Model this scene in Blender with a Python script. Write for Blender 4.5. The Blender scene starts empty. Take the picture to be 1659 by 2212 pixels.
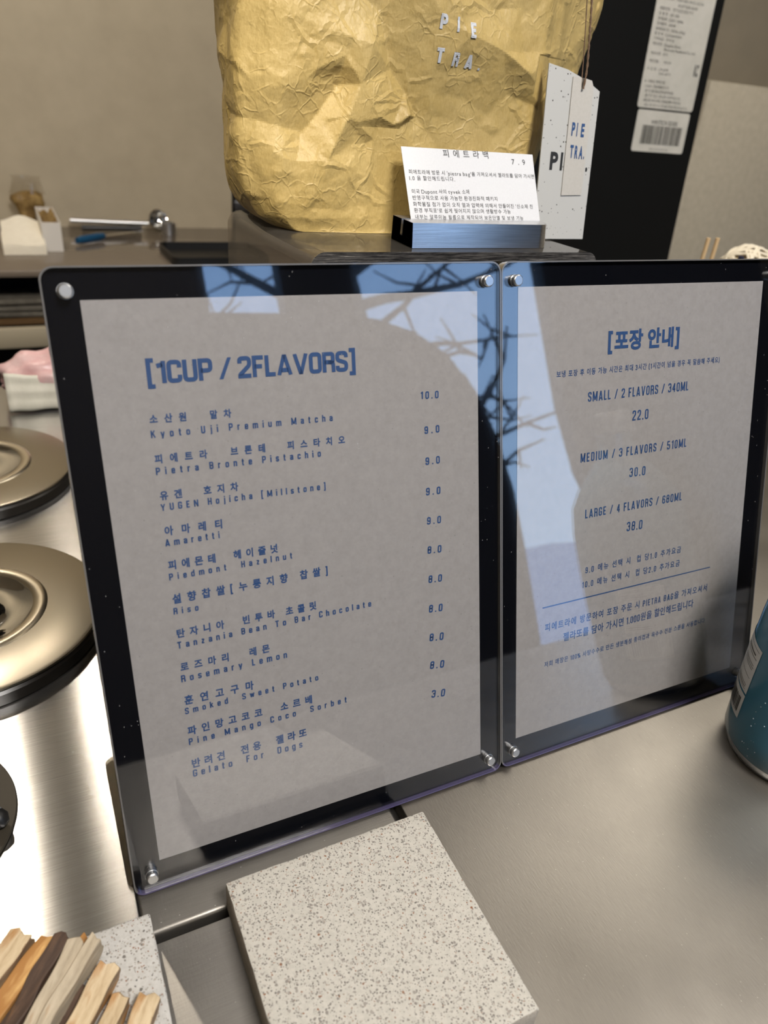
import bpy, bmesh, math, random
from math import sin, cos, pi, radians, sqrt
from mathutils import Vector, Matrix, geometry
import numpy as np

random.seed(7)
SC = bpy.context.scene
COL = SC.collection

# ------------------------------------------------------------------ camera
cam_data = bpy.data.cameras.new('camera')
cam = bpy.data.objects.new('camera', cam_data)
COL.objects.link(cam)
cam.matrix_world = Matrix((
    (0.89813889, 0.15022370, -0.41325460, -0.25248016),
    (-0.43098531, 0.48706179, -0.75961996, -0.26064915),
    (0.08716761, 0.86035089, 0.50219335, 0.39809362),
    (0, 0, 0, 1)))
cam_data.sensor_fit = 'HORIZONTAL'
cam_data.sensor_width = 7.3
cam_data.lens = 1579.66 / 1659 * 7.3
cam_data.clip_start = 0.02
cam_data.clip_end = 100
cam_data.dof.use_dof = True
cam_data.dof.focus_distance = 0.47
cam_data.dof.aperture_fstop = 2.2
SC.camera = cam

# ------------------------------------------------------------------ view
SC.view_settings.view_transform = 'Standard'
SC.view_settings.look = 'None'
SC.view_settings.exposure = 0.0
SC.view_settings.gamma = 1.0
SC.view_settings.use_curve_mapping = False
SC.cycles.use_denoising = True
SC.cycles.max_bounces = 10
SC.cycles.transmission_bounces = 8
SC.cycles.transparent_max_bounces = 16
SC.cycles.sample_clamp_indirect = 6.0
SC.cycles.caustics_refractive = False
SC.cycles.caustics_reflective = False

# ------------------------------------------------------------------ world (clear winter sky)
W = bpy.data.worlds.new('sky')
SC.world = W
W.use_nodes = True
wn = W.node_tree.nodes
wl = W.node_tree.links
wn.clear()
wo = wn.new('ShaderNodeOutputWorld')
wb = wn.new('ShaderNodeBackground')
tc = wn.new('ShaderNodeTexCoord')
sp = wn.new('ShaderNodeSeparateXYZ')
mr = wn.new('ShaderNodeMapRange')
mr.inputs['From Min'].default_value = -0.1
mr.inputs['From Max'].default_value = 0.8
cr = wn.new('ShaderNodeValToRGB')
cr.color_ramp.elements[0].position = 0.0
cr.color_ramp.elements[0].color = (0.42, 0.64, 0.95, 1)
cr.color_ramp.elements[1].position = 1.0
cr.color_ramp.elements[1].color = (0.17, 0.36, 0.80, 1)
wl.new(tc.outputs['Generated'], sp.inputs[0])
wl.new(sp.outputs['Z'], mr.inputs['Value'])
wl.new(mr.outputs[0], cr.inputs[0])
wl.new(cr.outputs[0], wb.inputs['Color'])
wb.inputs['Strength'].default_value = 4.0
wl.new(wb.outputs[0], wo.inputs[0])


def lamp(name, kind, loc, energy, color, target=None, **kw):
    d = bpy.data.lights.new(name, kind)
    d.energy = energy
    d.color = color
    for k, v in kw.items():
        setattr(d, k, v)
    o = bpy.data.objects.new(name, d)
    COL.objects.link(o)
    o.location = loc
    if target is not None:
        o.rotation_euler = (Vector(target) - Vector(loc)).to_track_quat('-Z', 'Y').to_euler()
    return o


WARM = (1.0, 0.89, 0.75)
NEUT = (1.0, 0.93, 0.82)
# daylight comes in through the shop front (portal only guides the sampling)
pd = lamp('window_portal', 'AREA', (0.95, -1.46, 0.2), 1.0, (1, 1, 1), (0.95, 0.0, 0.2), shape='RECTANGLE', size=1.45, size_y=2.0)
pd.data.cycles.is_portal = True
# ceiling track spots
lamp('track_and_fill_spot', 'SPOT', (-0.50, 1.45, 1.55), 19, WARM, (-0.30, 0.1, 0.0), spot_size=radians(80), spot_blend=0.6, shadow_soft_size=0.012)
lamp('track_and_fill_spot', 'SPOT', (-0.20, 1.65, 1.55), 6, WARM, (-0.15, 0.2, 0.0), spot_size=radians(75), spot_blend=0.7, shadow_soft_size=0.012)
lamp('track_and_fill_spot', 'SPOT', (-0.9, -0.7, 1.5), 16, WARM, (0.0, 0.25, 0.35), spot_size=radians(60), spot_blend=0.8, shadow_soft_size=0.03)
# unseen narrow spot added for a warm patch on the bag's lower left
lamp('track_and_fill_spot', 'SPOT', (-0.95, -0.75, 1.5), 80, (1.0, 0.90, 0.72), (-0.085, 0.28, 0.355), spot_size=radians(7.5), spot_blend=0.75, shadow_soft_size=0.02)
lamp('track_and_fill_spot', 'SPOT', (1.3, 0.3, 1.55), 26, WARM, (1.6, 1.3, 0.2), spot_size=radians(80), spot_blend=0.8, shadow_soft_size=0.04)
lamp('track_and_fill_spot', 'SPOT', (-0.5, 0.9, 1.55), 52, WARM, (-0.1, 1.9, 0.3), spot_size=radians(100), spot_blend=0.9, shadow_soft_size=0.06)
lamp('overhead_fill', 'AREA', (0.75, 0.5, 1.58), 11, NEUT, (0.6, 0.4, 0.0), shape='RECTANGLE', size=0.9, size_y=0.9)  # unseen overhead panel added to light the right steel sheet
# unseen fill added over the customer side to light boards, bag and card
lamp('overhead_fill', 'AREA', (0.05, -0.78, 1.57), 58, (1.0, 0.95, 0.90), (-0.1, 0.1, 0.15), shape='RECTANGLE', size=0.5, size_y=0.5)

# ------------------------------------------------------------------ material helpers
def new_mat(name):
    m = bpy.data.materials.new(name)
    m.use_nodes = True
    nt = m.node_tree
    b = nt.nodes['Principled BSDF']
    return m, nt, b


def N(nt, t, **kw):
    n = nt.nodes.new(t)
    for k, v in kw.items():
        if k in n.inputs.keys():
            n.inputs[k].default_value = v
        else:
            setattr(n, k, v)
    return n


def simple(name, col, rough=0.5, metal=0.0, **kw):
    m, nt, b = new_mat(name)
    b.inputs['Base Color'].default_value = (*col, 1)
    b.inputs['Roughness'].default_value = rough
    b.inputs['Metallic'].default_value = metal
    for k, v in kw.items():
        b.inputs[k].default_value = v
    return m


def coords(nt, scale=(1, 1, 1), rot=(0, 0, 0)):
    t = N(nt, 'ShaderNodeTexCoord')
    mp = N(nt, 'ShaderNodeMapping')
    mp.inputs['Scale'].default_value = scale
    mp.inputs['Rotation'].default_value = rot
    nt.links.new(t.outputs['Object'], mp.inputs[0])
    return mp.outputs[0]


def ramp(nt, src, stops):
    r = N(nt, 'ShaderNodeValToRGB')
    e = r.color_ramp.elements
    while len(e) < len(stops):
        e.new(0.5)
    for i, (p, c) in enumerate(stops):
        e[i].position = p
        e[i].color = (*c, 1) if len(c) == 3 else c
    nt.links.new(src, r.inputs[0])
    return r.outputs[0]


def mixcol(nt, fac, a, b):
    m = N(nt, 'ShaderNodeMix', data_type='RGBA')
    if hasattr(fac, 'links'):
        nt.links.new(fac, m.inputs[0])
    else:
        m.inputs[0].default_value = fac
    for s, v in ((6, a), (7, b)):
        if hasattr(v, 'links'):
            nt.links.new(v, m.inputs[s])
        else:
            m.inputs[s].default_value = (*v, 1)
    return m.outputs[2]


def noise(nt, vec, scale, detail=4, rough=0.6):
    n = N(nt, 'ShaderNodeTexNoise')
    n.inputs['Scale'].default_value = scale
    n.inputs['Detail'].default_value = detail
    n.inputs['Roughness'].default_value = rough
    nt.links.new(vec, n.inputs['Vector'])
    return n.outputs['Fac']


def bump(nt, b, h, strength, dist):
    bp = N(nt, 'ShaderNodeBump')
    bp.inputs['Strength'].default_value = strength
    bp.inputs['Distance'].default_value = dist
    nt.links.new(h, bp.inputs['Height'])
    nt.links.new(bp.outputs[0], b.inputs['Normal'])


def mottled(name, c1, c2, scale, rough=0.6, bstr=0.1, bdist=0.0005, **kw):
    m, nt, b = new_mat(name)
    v = coords(nt)
    f = noise(nt, v, scale)
    nt.links.new(ramp(nt, f, [(0.3, c1), (0.7, c2)]), b.inputs['Base Color'])
    b.inputs['Roughness'].default_value = rough
    for k, vv in kw.items():
        b.inputs[k].default_value = vv
    bump(nt, b, f, bstr, bdist)
    return m


ANIROT = 0.0


def brushed(name, along, base, rough, aniso, sc_long=25, sc_cross=1500, bstr=0.25, flecks=False):
    m, nt, b = new_mat(name)
    s = (sc_long, sc_cross, sc_cross) if along == 'X' else (sc_cross, sc_long, sc_cross)
    v = coords(nt, s)
    f = noise(nt, v, 1.0, 3, 0.6)
    b.inputs['Metallic'].default_value = 1.0
    c2 = tuple(x * (0.90 if flecks else 0.74) for x in base)
    nt.links.new(ramp(nt, f, [(0.3, c2), (0.7, base)]), b.inputs['Base Color'])
    big = noise(nt, coords(nt), 9, 3, 0.6)
    mrn = N(nt, 'ShaderNodeMapRange')
    mrn.inputs['From Min'].default_value = 0.3
    mrn.inputs['From Max'].default_value = 0.7
    mrn.inputs['To Min'].default_value = rough * 0.88
    mrn.inputs['To Max'].default_value = rough * 1.12
    nt.links.new(big, mrn.inputs['Value'])
    if flecks:
        nt.links.new(mrn.outputs[0], b.inputs['Roughness'])
    else:
        b.inputs['Roughness'].default_value = rough
    b.inputs['Anisotropic'].default_value = aniso
    t = N(nt, 'ShaderNodeTangent', direction_type='UV_MAP', uv_map='UVMap')
    nt.links.new(t.outputs[0], b.inputs['Tangent'])
    b.inputs['Anisotropic Rotation'].default_value = ANIROT
    h = f
    if flecks:
        # sparse glitter painted as bright specks, and a few long scratches
        base_sock = b.inputs['Base Color'].links[0].from_socket
        msk = None
        for sc_, st_, rad_, den_ in ((520, (1, 0.6, 1), 0.11, 0.10), (80, (1, 0.05, 1), 0.010, 0.40)):
            if along == 'X':
                st_ = (st_[1], st_[0], 1)
            vo = N(nt, 'ShaderNodeTexVoronoi')
            vo.inputs['Scale'].default_value = sc_
            nt.links.new(coords(nt, st_), vo.inputs['Vector'])
            sep = N(nt, 'ShaderNodeSeparateColor')
            nt.links.new(vo.outputs['Color'], sep.inputs[0])
            l1 = N(nt, 'ShaderNodeMath', operation='LESS_THAN')
            nt.links.new(vo.outputs['Distance'], l1.inputs[0])
            l1.inputs[1].default_value = rad_
            l2 = N(nt, 'ShaderNodeMath', operation='LESS_THAN')
            nt.links.new(sep.outputs[0], l2.inputs[0])
            l2.inputs[1].default_value = den_
            mm = N(nt, 'ShaderNodeMath', operation='MULTIPLY')
            nt.links.new(l1.outputs[0], mm.inputs[0])
            nt.links.new(l2.outputs[0], mm.inputs[1])
            if msk is None:
                msk = mm.outputs[0]
            else:
                mx_ = N(nt, 'ShaderNodeMath', operation='MAXIMUM')
                nt.links.new(msk, mx_.inputs[0])
                nt.links.new(mm.outputs[0], mx_.inputs[1])
                msk = mx_.outputs[0]
        nt.links.new(mixcol(nt, msk, base_sock, (0.62, 0.59, 0.53)), b.inputs['Base Color'])
        f2 = noise(nt, coords(nt, (1, 0.25, 1)), 900, 2, 0.7)
        sm = N(nt, 'ShaderNodeMath', operation='ADD')
        nt.links.new(f, sm.inputs[0])
        nt.links.new(f2, sm.inputs[1])
        h = sm.outputs[0]
    bump(nt, b, h, bstr, 0.0002)
    return m


# ------------------------------------------------------------------ materials
M = {}
M['steel_x'] = brushed('brushed_steel_across', 'X', (0.60, 0.59, 0.57), 0.19, 0.98, 30, 2200, 0.10)
M['steel_y'] = brushed('satin_steel_along', 'Y', (0.41, 0.38, 0.335), 0.40, 0.35, 120, 1500, 0.22, True)
M['steel_strip'] = brushed('satin_steel_strip', 'X', (0.27, 0.255, 0.23), 0.45, 0.4, 60, 1200, 0.3, True)
M['steel_front'] = brushed('satin_steel_front', 'X', (0.42, 0.40, 0.365), 0.42, 0.5, 80, 1500, 0.3, True)
M['steel_lid'] = simple('polished_lid_steel', (0.36, 0.325, 0.26), 0.27, 1.0)
M['chrome'] = simple('chrome', (0.80, 0.79, 0.76), 0.06, 1.0)
M['chrome_dull'] = simple('dull_chrome', (0.62, 0.63, 0.64), 0.34, 1.0)
M['black'] = simple('black_plastic', (0.008, 0.008, 0.008), 0.45)
M['black_rim'] = simple('black_rubber_rim', (0.012, 0.010, 0.008), 0.30)
M['fridge'] = simple('black_fridge_enamel', (0.004, 0.004, 0.0035), 0.65, 0.0, **{'Specular IOR Level': 0.15})
M['backing'] = simple('black_backing_acrylic', (0.0035, 0.004, 0.006), 0.05)
M['wall_beige'] = mottled('beige_plaster', (0.42, 0.36, 0.26), (0.47, 0.405, 0.295), 14, 0.85, 0.25, 0.0008)
M['wall_far'] = mottled('dim_plaster', (0.30, 0.26, 0.19), (0.34, 0.29, 0.21), 10, 0.85, 0.2, 0.001)
M['wall_dark'] = simple('dark_wall', (0.035, 0.03, 0.025), 0.8)
M['ceiling'] = simple('ceiling_paint', (0.55, 0.50, 0.42), 0.9)
M['floor'] = mottled('floor_concrete', (0.14, 0.125, 0.105), (0.19, 0.17, 0.14), 6, 0.7)
M['counter_back'] = mottled('glossy_taupe_counter', (0.16, 0.13, 0.10), (0.19, 0.155, 0.12), 5, 0.12, 0.0, 0.0001)
M['cabinet_dark'] = simple('dark_cabinet', (0.006, 0.005, 0.004), 0.7)
M['beige_front'] = simple('beige_board', (0.40, 0.345, 0.245), 0.5)
M['brown_edge'] = simple('brown_edge_band', (0.10, 0.055, 0.02), 0.5)
M['box_panel'] = mottled('beige_board_panel', (0.42, 0.37, 0.28), (0.50, 0.445, 0.34), 60, 0.8, 0.15, 0.0005)
M['ink'] = simple('navy_ink', (0.020, 0.066, 0.185), 0.6)
M['ink_black'] = simple('black_ink', (0.012, 0.012, 0.012), 0.6)
M['ink_grey'] = simple('grey_print', (0.03, 0.028, 0.025), 0.7)
M['ink_white'] = simple('whitish_print', (0.50, 0.52, 0.55), 0.5)
M['ink_bottle'] = simple('pale_bottle_print', (0.55, 0.68, 0.80), 0.5)
M['white_card'] = mottled('white_card_stock', (0.60, 0.61, 0.63), (0.64, 0.65, 0.67), 900, 0.7, 0.08, 0.0001)
M['sticker'] = mottled('sticker_paper', (0.50, 0.48, 0.41), (0.60, 0.57, 0.50), 30, 0.6, 0.1, 0.0004)
M['label_white'] = simple('bottle_label', (0.75, 0.75, 0.72), 0.4)
M['napkin'] = mottled('napkin_paper', (0.85, 0.79, 0.66), (0.90, 0.85, 0.72), 60, 0.9, 0.3, 0.002)
M['box_white'] = simple('white_plastic_box', (0.66, 0.63, 0.58), 0.6)
M['blue_grip'] = simple('blue_rubber_grip', (0.008, 0.07, 0.16), 0.4)
M['string'] = mottled('brown_cord', (0.10, 0.06, 0.035), (0.20, 0.13, 0.08), 900, 0.9)
M['bamboo'] = simple('pale_bamboo', (0.66, 0.46, 0.24), 0.6)
M['twine'] = simple('cream_twine', (0.82, 0.74, 0.58), 0.8)
M['indigo'] = simple('indigo_plastic', (0.02, 0.025, 0.06), 0.5)


def paper_mat():
    m, nt, b = new_mat('grey_recycled_paper')
    v = coords(nt)
    f1 = noise(nt, v, 260, 5, 0.7)
    f2 = noise(nt, coords(nt, (1, 1, 2.2), (0, radians(25), 0)), 900, 2, 0.5)
    base = ramp(nt, f1, [(0.3, (0.315, 0.300, 0.285)), (0.7, (0.370, 0.352, 0.335))])
    dark = ramp(nt, f2, [(0.0, (1, 1, 1)), (0.245, (1, 1, 1)), (0.28, (0, 0, 0))])
    light = ramp(nt, f2, [(0.70, (0, 0, 0)), (0.76, (1, 1, 1))])
    c = mixcol(nt, dark, base, (0.20, 0.18, 0.155))
    c = mixcol(nt, light, c, (0.48, 0.46, 0.44))
    nt.links.new(c, b.inputs['Base Color'])
    b.inputs['Roughness'].default_value = 0.85
    b.inputs['Specular IOR Level'].default_value = 0.2
    bump(nt, b, f1, 0.3, 0.0002)
    return m


M['paper'] = paper_mat()


def terrazzo(name, base1, base2, big, spots, extra_scale=1.0):
    m, nt, b = new_mat(name)
    v = coords(nt)
    n0 = noise(nt, v, 400, 3, 0.6)
    col = ramp(nt, n0, [(0.35, base1), (0.65, base2)])
    hsum = None
    dist = N(nt, 'ShaderNodeTexNoise')
    dist.inputs['Scale'].default_value = 900
    nt.links.new(v, dist.inputs['Vector'])
    vm = N(nt, 'ShaderNodeVectorMath', operation='MULTIPLY_ADD')
    nt.links.new(dist.outputs['Color'], vm.inputs[0])
    vm.inputs[1].default_value = (0.0009, 0.0009, 0.0009)
    nt.links.new(v, vm.inputs[2])
    for sc, rad, dens, cols in spots:
        vo = N(nt, 'ShaderNodeTexVoronoi')
        vo.inputs['Scale'].default_value = sc
        nt.links.new(vm.outputs[0], vo.inputs['Vector'])
        sep = N(nt, 'ShaderNodeSeparateColor')
        nt.links.new(vo.outputs['Color'], sep.inputs[0])
        # radius grows with one random channel, presence by another
        th = N(nt, 'ShaderNodeMath', operation='MULTIPLY')
        nt.links.new(sep.outputs[0], th.inputs[0])
        th.inputs[1].default_value = rad
        lt = N(nt, 'ShaderNodeMath', operation='LESS_THAN')
        nt.links.new(vo.outputs['Distance'], lt.inputs[0])
        nt.links.new(th.outputs[0], lt.inputs[1])
        pr = N(nt, 'ShaderNodeMath', operation='LESS_THAN')
        nt.links.new(sep.outputs[1], pr.inputs[0])
        pr.inputs[1].default_value = dens
        mk = N(nt, 'ShaderNodeMath', operation='MULTIPLY')
        nt.links.new(lt.outputs[0], mk.inputs[0])
        nt.links.new(pr.outputs[0], mk.inputs[1])
        cc = ramp(nt, sep.outputs[2], cols)
        col = mixcol(nt, mk.outputs[0], col, cc)
    nt.links.new(col, b.inputs['Base Color'])
    b.inputs['Roughness'].default_value = 0.7
    bump(nt, b, n0, 0.25, 0.0003)
    return m


GREYS = [(0.0, (0.10, 0.092, 0.082)), (0.45, (0.24, 0.22, 0.195)), (0.85, (0.36, 0.33, 0.29)), (0.95, (0.22, 0.10, 0.05))]
M['terrazzo'] = terrazzo('speckled_cast_stone', (0.44, 0.42, 0.37), (0.50, 0.475, 0.42), 0,
                         [(1150, 0.62, 0.60, GREYS), (620, 0.55, 0.38, GREYS), (300, 0.30, 0.22, GREYS)])
M['terrazzo_fine'] = terrazzo('speckled_grey_stone', (0.43, 0.42, 0.395), (0.49, 0.48, 0.455), 0,
                              [(900, 0.60, 0.62, GREYS), (420, 0.42, 0.30, GREYS)])
M['stone_side'] = mottled('rough_stone_side', (0.33, 0.30, 0.25), (0.45, 0.41, 0.35), 700, 0.9, 0.6, 0.0005)


def speckled_card():
    m, nt, b = new_mat('speckled_grey_card')
    v = coords(nt)
    vo = N(nt, 'ShaderNodeTexVoronoi')
    vo.inputs['Scale'].default_value = 420
    nt.links.new(v, vo.inputs['Vector'])
    sep = N(nt, 'ShaderNodeSeparateColor')
    nt.links.new(vo.outputs['Color'], sep.inputs[0])
    th = N(nt, 'ShaderNodeMath', operation='MULTIPLY')
    nt.links.new(sep.outputs[0], th.inputs[0])
    th.inputs[1].default_value = 0.26
    lt = N(nt, 'ShaderNodeMath', operation='LESS_THAN')
    nt.links.new(vo.outputs['Distance'], lt.inputs[0])
    nt.links.new(th.outputs[0], lt.inputs[1])
    pr = N(nt, 'ShaderNodeMath', operation='LESS_THAN')
    nt.links.new(sep.outputs[1], pr.inputs[0])
    pr.inputs[1].default_value = 0.5
    mk = N(nt, 'ShaderNodeMath', operation='MULTIPLY')
    nt.links.new(lt.outputs[0], mk.inputs[0])
    nt.links.new(pr.outputs[0], mk.inputs[1])
    nt.links.new(mixcol(nt, mk.outputs[0], (0.46, 0.46, 0.44), (0.05, 0.045, 0.04)), b.inputs['Base Color'])
    b.inputs['Roughness'].default_value = 0.8
    return m


M['tag_card'] = speckled_card()
M['tag_plain'] = mottled('plain_grey_tag', (0.45, 0.43, 0.39), (0.48, 0.46, 0.42), 500, 0.8)


def clear_cover(name, tint=(1, 1, 1), dust=False, milk=0.0):
    """thin clear acrylic sheet: see-through plus mirror-like surface reflection"""
    m = bpy.data.materials.new(name)
    m.use_nodes = True
    nt = m.node_tree
    nt.nodes.clear()
    o = N(nt, 'ShaderNodeOutputMaterial')
    t = N(nt, 'ShaderNodeBsdfTransparent')
    t.inputs[0].default_value = (*tint, 1)
    g = N(nt, 'ShaderNodeBsdfGlossy')
    g.inputs['Roughness'].default_value = 0.012
    f = N(nt, 'ShaderNodeFresnel')
    ge = N(nt, 'ShaderNodeNewGeometry')
    io = N(nt, 'ShaderNodeMapRange')
    io.inputs['To Min'].default_value = 1.66
    io.inputs['To Max'].default_value = 1 / 1.66
    nt.links.new(ge.outputs['Backfacing'], io.inputs['Value'])
    nt.links.new(io.outputs[0], f.inputs[0])
    mx = N(nt, 'ShaderNodeMixShader')
    nt.links.new(f.outputs[0], mx.inputs[0])
    nt.links.new(t.outputs[0], mx.inputs[1])
    nt.links.new(g.outputs[0], mx.inputs[2])
    out = mx.outputs[0]
    if milk:
        dk = N(nt, 'ShaderNodeBsdfDiffuse')
        dk.inputs[0].default_value = (0.6, 0.56, 0.5, 1)
        m3 = N(nt, 'ShaderNodeMixShader')
        m3.inputs[0].default_value = milk
        nt.links.new(out, m3.inputs[1])
        nt.links.new(dk.outputs[0], m3.inputs[2])
        out = m3.outputs[0]
    if dust:
        vo = N(nt, 'ShaderNodeTexVoronoi')
        vo.inputs['Scale'].default_value = 330
        nt.links.new(coords(nt, (1, 1, 0.6), (0, 0.5, 0)), vo.inputs['Vector'])
        sep = N(nt, 'ShaderNodeSeparateColor')
        nt.links.new(vo.outputs['Color'], sep.inputs[0])
        l1 = N(nt, 'ShaderNodeMath', operation='LESS_THAN')
        nt.links.new(vo.outputs['Distance'], l1.inputs[0])
        l1.inputs[1].default_value = 0.075
        l2 = N(nt, 'ShaderNodeMath', operation='LESS_THAN')
        nt.links.new(sep.outputs[0], l2.inputs[0])
        l2.inputs[1].default_value = 0.22
        mm = N(nt, 'ShaderNodeMath', operation='MULTIPLY')
        nt.links.new(l1.outputs[0], mm.inputs[0])
        nt.links.new(l2.outputs[0], mm.inputs[1])
        sc_ = N(nt, 'ShaderNodeMath', operation='MULTIPLY')
        nt.links.new(mm.outputs[0], sc_.inputs[0])
        sc_.inputs[1].default_value = 0.30
        df = N(nt, 'ShaderNodeBsdfDiffuse')
        df.inputs[0].default_value = (0.6, 0.6, 0.6, 1)
        m2 = N(nt, 'ShaderNodeMixShader')
        nt.links.new(sc_.outputs[0], m2.inputs[0])
        nt.links.new(out, m2.inputs[1])
        nt.links.new(df.outputs[0], m2.inputs[2])
        out = m2.outputs[0]
    nt.links.new(out, o.inputs[0])
    return m


M['cover'] = clear_cover('clear_acrylic', (0.985, 0.985, 0.99), True)
M['smoke_sheet'] = clear_cover('smoky_acrylic_sheet', (0.45, 0.43, 0.40))


def glassy(name, col, rough=0.02, ior=1.49):
    m, nt, b = new_mat(name)
    b.inputs['Base Color'].default_value = (*col, 1)
    b.inputs['Transmission Weight'].default_value = 1.0
    b.inputs['Roughness'].default_value = rough
    b.inputs['IOR'].default_value = ior
    return m


M['riser'] = clear_cover('smoky_riser_acrylic', (0.74, 0.71, 0.68), milk=0.05)
M['rim_violet'] = simple('violet_acrylic_edge', (0.075, 0.065, 0.14), 0.2, 0.0, **{'Coat Weight': 1.0})
M['rim_grey'] = simple('grey_acrylic_edge', (0.12, 0.115, 0.11), 0.3, 0.0, **{'Coat Weight': 1.0})
M['bottle_blue'] = simple('blue_bottle_plastic', (0.13, 0.40, 0.58), 0.12, 0.0, **{'Transmission Weight': 0.45, 'IOR': 1.4})
M['bottle_core'] = mottled('blue_liquid', (0.06, 0.26, 0.42), (0.16, 0.42, 0.58), 25, 0.15, 0.0, 0.001)
M['bottle_base'] = simple('pale_bottle_base', (0.42, 0.44, 0.46), 0.15, 0.6)
M['pink_film'] = mottled('pink_plastic_film', (0.66, 0.36, 0.36), (0.78, 0.58, 0.55), 30, 0.3, 0.4, 0.003)
M['pack_label'] = mottled('cream_package_label', (0.62, 0.60, 0.50), (0.70, 0.67, 0.57), 50, 0.5, 0.3, 0.002)
M['film_clear'] = mottled('milky_film', (0.62, 0.56, 0.50), (0.80, 0.72, 0.64), 25, 0.25, 0.5, 0.003)
M['brown_filling'] = mottled('brown_dry_goods', (0.10, 0.05, 0.01), (0.42, 0.28, 0.10), 45, 0.6, 0.5, 0.004)


def bag_mat():
    m, nt, b = new_mat('ochre_crumpled_paper')
    v = coords(nt)
    f = noise(nt, v, 14, 4, 0.6)
    fib = noise(nt, coords(nt, (1, 1, 0.3), (0, radians(35), 0)), 900, 3, 0.7)
    col = ramp(nt, f, [(0.35, (0.40, 0.285, 0.095)), (0.65, (0.50, 0.37, 0.145))])
    col2 = mixcol(nt, 0.22, col, ramp(nt, fib, [(0.35, (0.34, 0.24, 0.08)), (0.65, (0.60, 0.46, 0.21))]))
    nt.links.new(col2, b.inputs['Base Color'])
    b.inputs['Roughness'].default_value = 0.48
    b.inputs['Specular IOR Level'].default_value = 0.35
    # crinkle lines: warped cell borders at two sizes
    wn_ = N(nt, 'ShaderNodeTexNoise')
    wn_.inputs['Scale'].default_value = 40
    wn_.inputs['Detail'].default_value = 3
    nt.links.new(v, wn_.inputs['Vector'])
    wv = N(nt, 'ShaderNodeVectorMath', operation='MULTIPLY_ADD')
    nt.links.new(wn_.outputs['Color'], wv.inputs[0])
    wv.inputs[1].default_value = (0.018, 0.018, 0.018)
    nt.links.new(v, wv.inputs[2])
    acc = noise(nt, v, 110, 3, 0.6)
    for sc_, wdt, amp in ((42, 0.10, 0.9), (110, 0.10, 0.35)):
        vo = N(nt, 'ShaderNodeTexVoronoi', feature='DISTANCE_TO_EDGE')
        vo.inputs['Scale'].default_value = sc_
        nt.links.new(wv.outputs[0], vo.inputs['Vector'])
        h = ramp(nt, vo.outputs['Distance'], [(0.0, (1, 1, 1)), (wdt, (0, 0, 0))])
        gate = ramp(nt, noise(nt, v, sc_ * 0.5, 2, 0.5), [(0.45, (0, 0, 0)), (0.62, (1, 1, 1))])
        ml = N(nt, 'ShaderNodeMath', operation='MULTIPLY')
        nt.links.new(h, ml.inputs[0])
        nt.links.new(gate, ml.inputs[1])
        ad = N(nt, 'ShaderNodeMath', operation='MULTIPLY_ADD')
        nt.links.new(ml.outputs[0], ad.inputs[0])
        ad.inputs[1].default_value = amp
        nt.links.new(acc, ad.inputs[2])
        acc = ad.outputs[0]
    bump(nt, b, acc, 0.55, 0.0016)
    return m


M['bag'] = bag_mat()


def wood_mat(name, c1, c2, c3, burn=0.0):
    m, nt, b = new_mat(name)
    v = coords(nt, (1, 6, 6))
    f = noise(nt, v, 45, 5, 0.65)
    g = noise(nt, coords(nt, (0.6, 2, 2)), 70, 3, 0.5)
    c = ramp(nt, f, [(0.3, c1), (0.55, c2), (0.75, c3)])
    c = mixcol(nt, ramp(nt, g, [(0.50 - burn, (0, 0, 0)), (0.66 - burn, (1, 1, 1))]), c, (0.36, 0.17, 0.045))
    nt.links.new(c, b.inputs['Base Color'])
    b.inputs['Roughness'].default_value = 0.65
    bump(nt, b, f, 0.5, 0.0006)
    return m


M['wood_pale'] = wood_mat('pale_incense_wood', (0.38, 0.27, 0.15), (0.55, 0.43, 0.27), (0.64, 0.53, 0.36), -0.04)
M['wood_orange'] = wood_mat('orange_incense_wood', (0.40, 0.20, 0.06), (0.62, 0.38, 0.14), (0.70, 0.50, 0.25), 0.12)
M['wood_dark'] = wood_mat('dark_brown_incense_wood', (0.035, 0.02, 0.013), (0.07, 0.04, 0.025), (0.14, 0.08, 0.045), -0.2)
M['wood_grey'] = wood_mat('greyish_incense_wood', (0.28, 0.23, 0.16), (0.42, 0.35, 0.25), (0.52, 0.44, 0.33), -0.2)


M['wood_bark'] = wood_mat('brown_bark_side', (0.16, 0.10, 0.055), (0.34, 0.23, 0.13), (0.48, 0.35, 0.20), -0.02)
M['wood_orange_side'] = wood_mat('orange_bark_side', (0.22, 0.10, 0.03), (0.50, 0.26, 0.08), (0.30, 0.16, 0.07), 0.1)


# ------------------------------------------------------------------ mesh helpers
def link_mesh(name, bm, mat, parent=None, smooth=None, mats=None):
    me = bpy.data.meshes.new(name)
    bm.normal_update()
    bm.to_mesh(me)
    bm.free()
    for mm in (mats or [mat]):
        me.materials.append(mm)
    o = bpy.data.objects.new(name, me)
    COL.objects.link(o)
    if parent is not None:
        o.parent = parent
    if smooth is not None:
        me.shade_smooth()
        if smooth < 180:
            me.set_sharp_from_angle(angle=radians(smooth))
    return o


def tag(o, label, cat, group=None):
    o['label'] = label
    o['category'] = cat
    if group:
        o['group'] = group
    return o


def empty(name, loc, label, cat, group=None, rot=None):
    o = bpy.data.objects.new(name, None)
    o.empty_display_size = 0.01
    COL.objects.link(o)
    o.location = loc
    if rot:
        o.rotation_euler = rot
    return tag(o, label, cat, group)


def structure(o):
    o['kind'] = 'structure'
    return o


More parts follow.
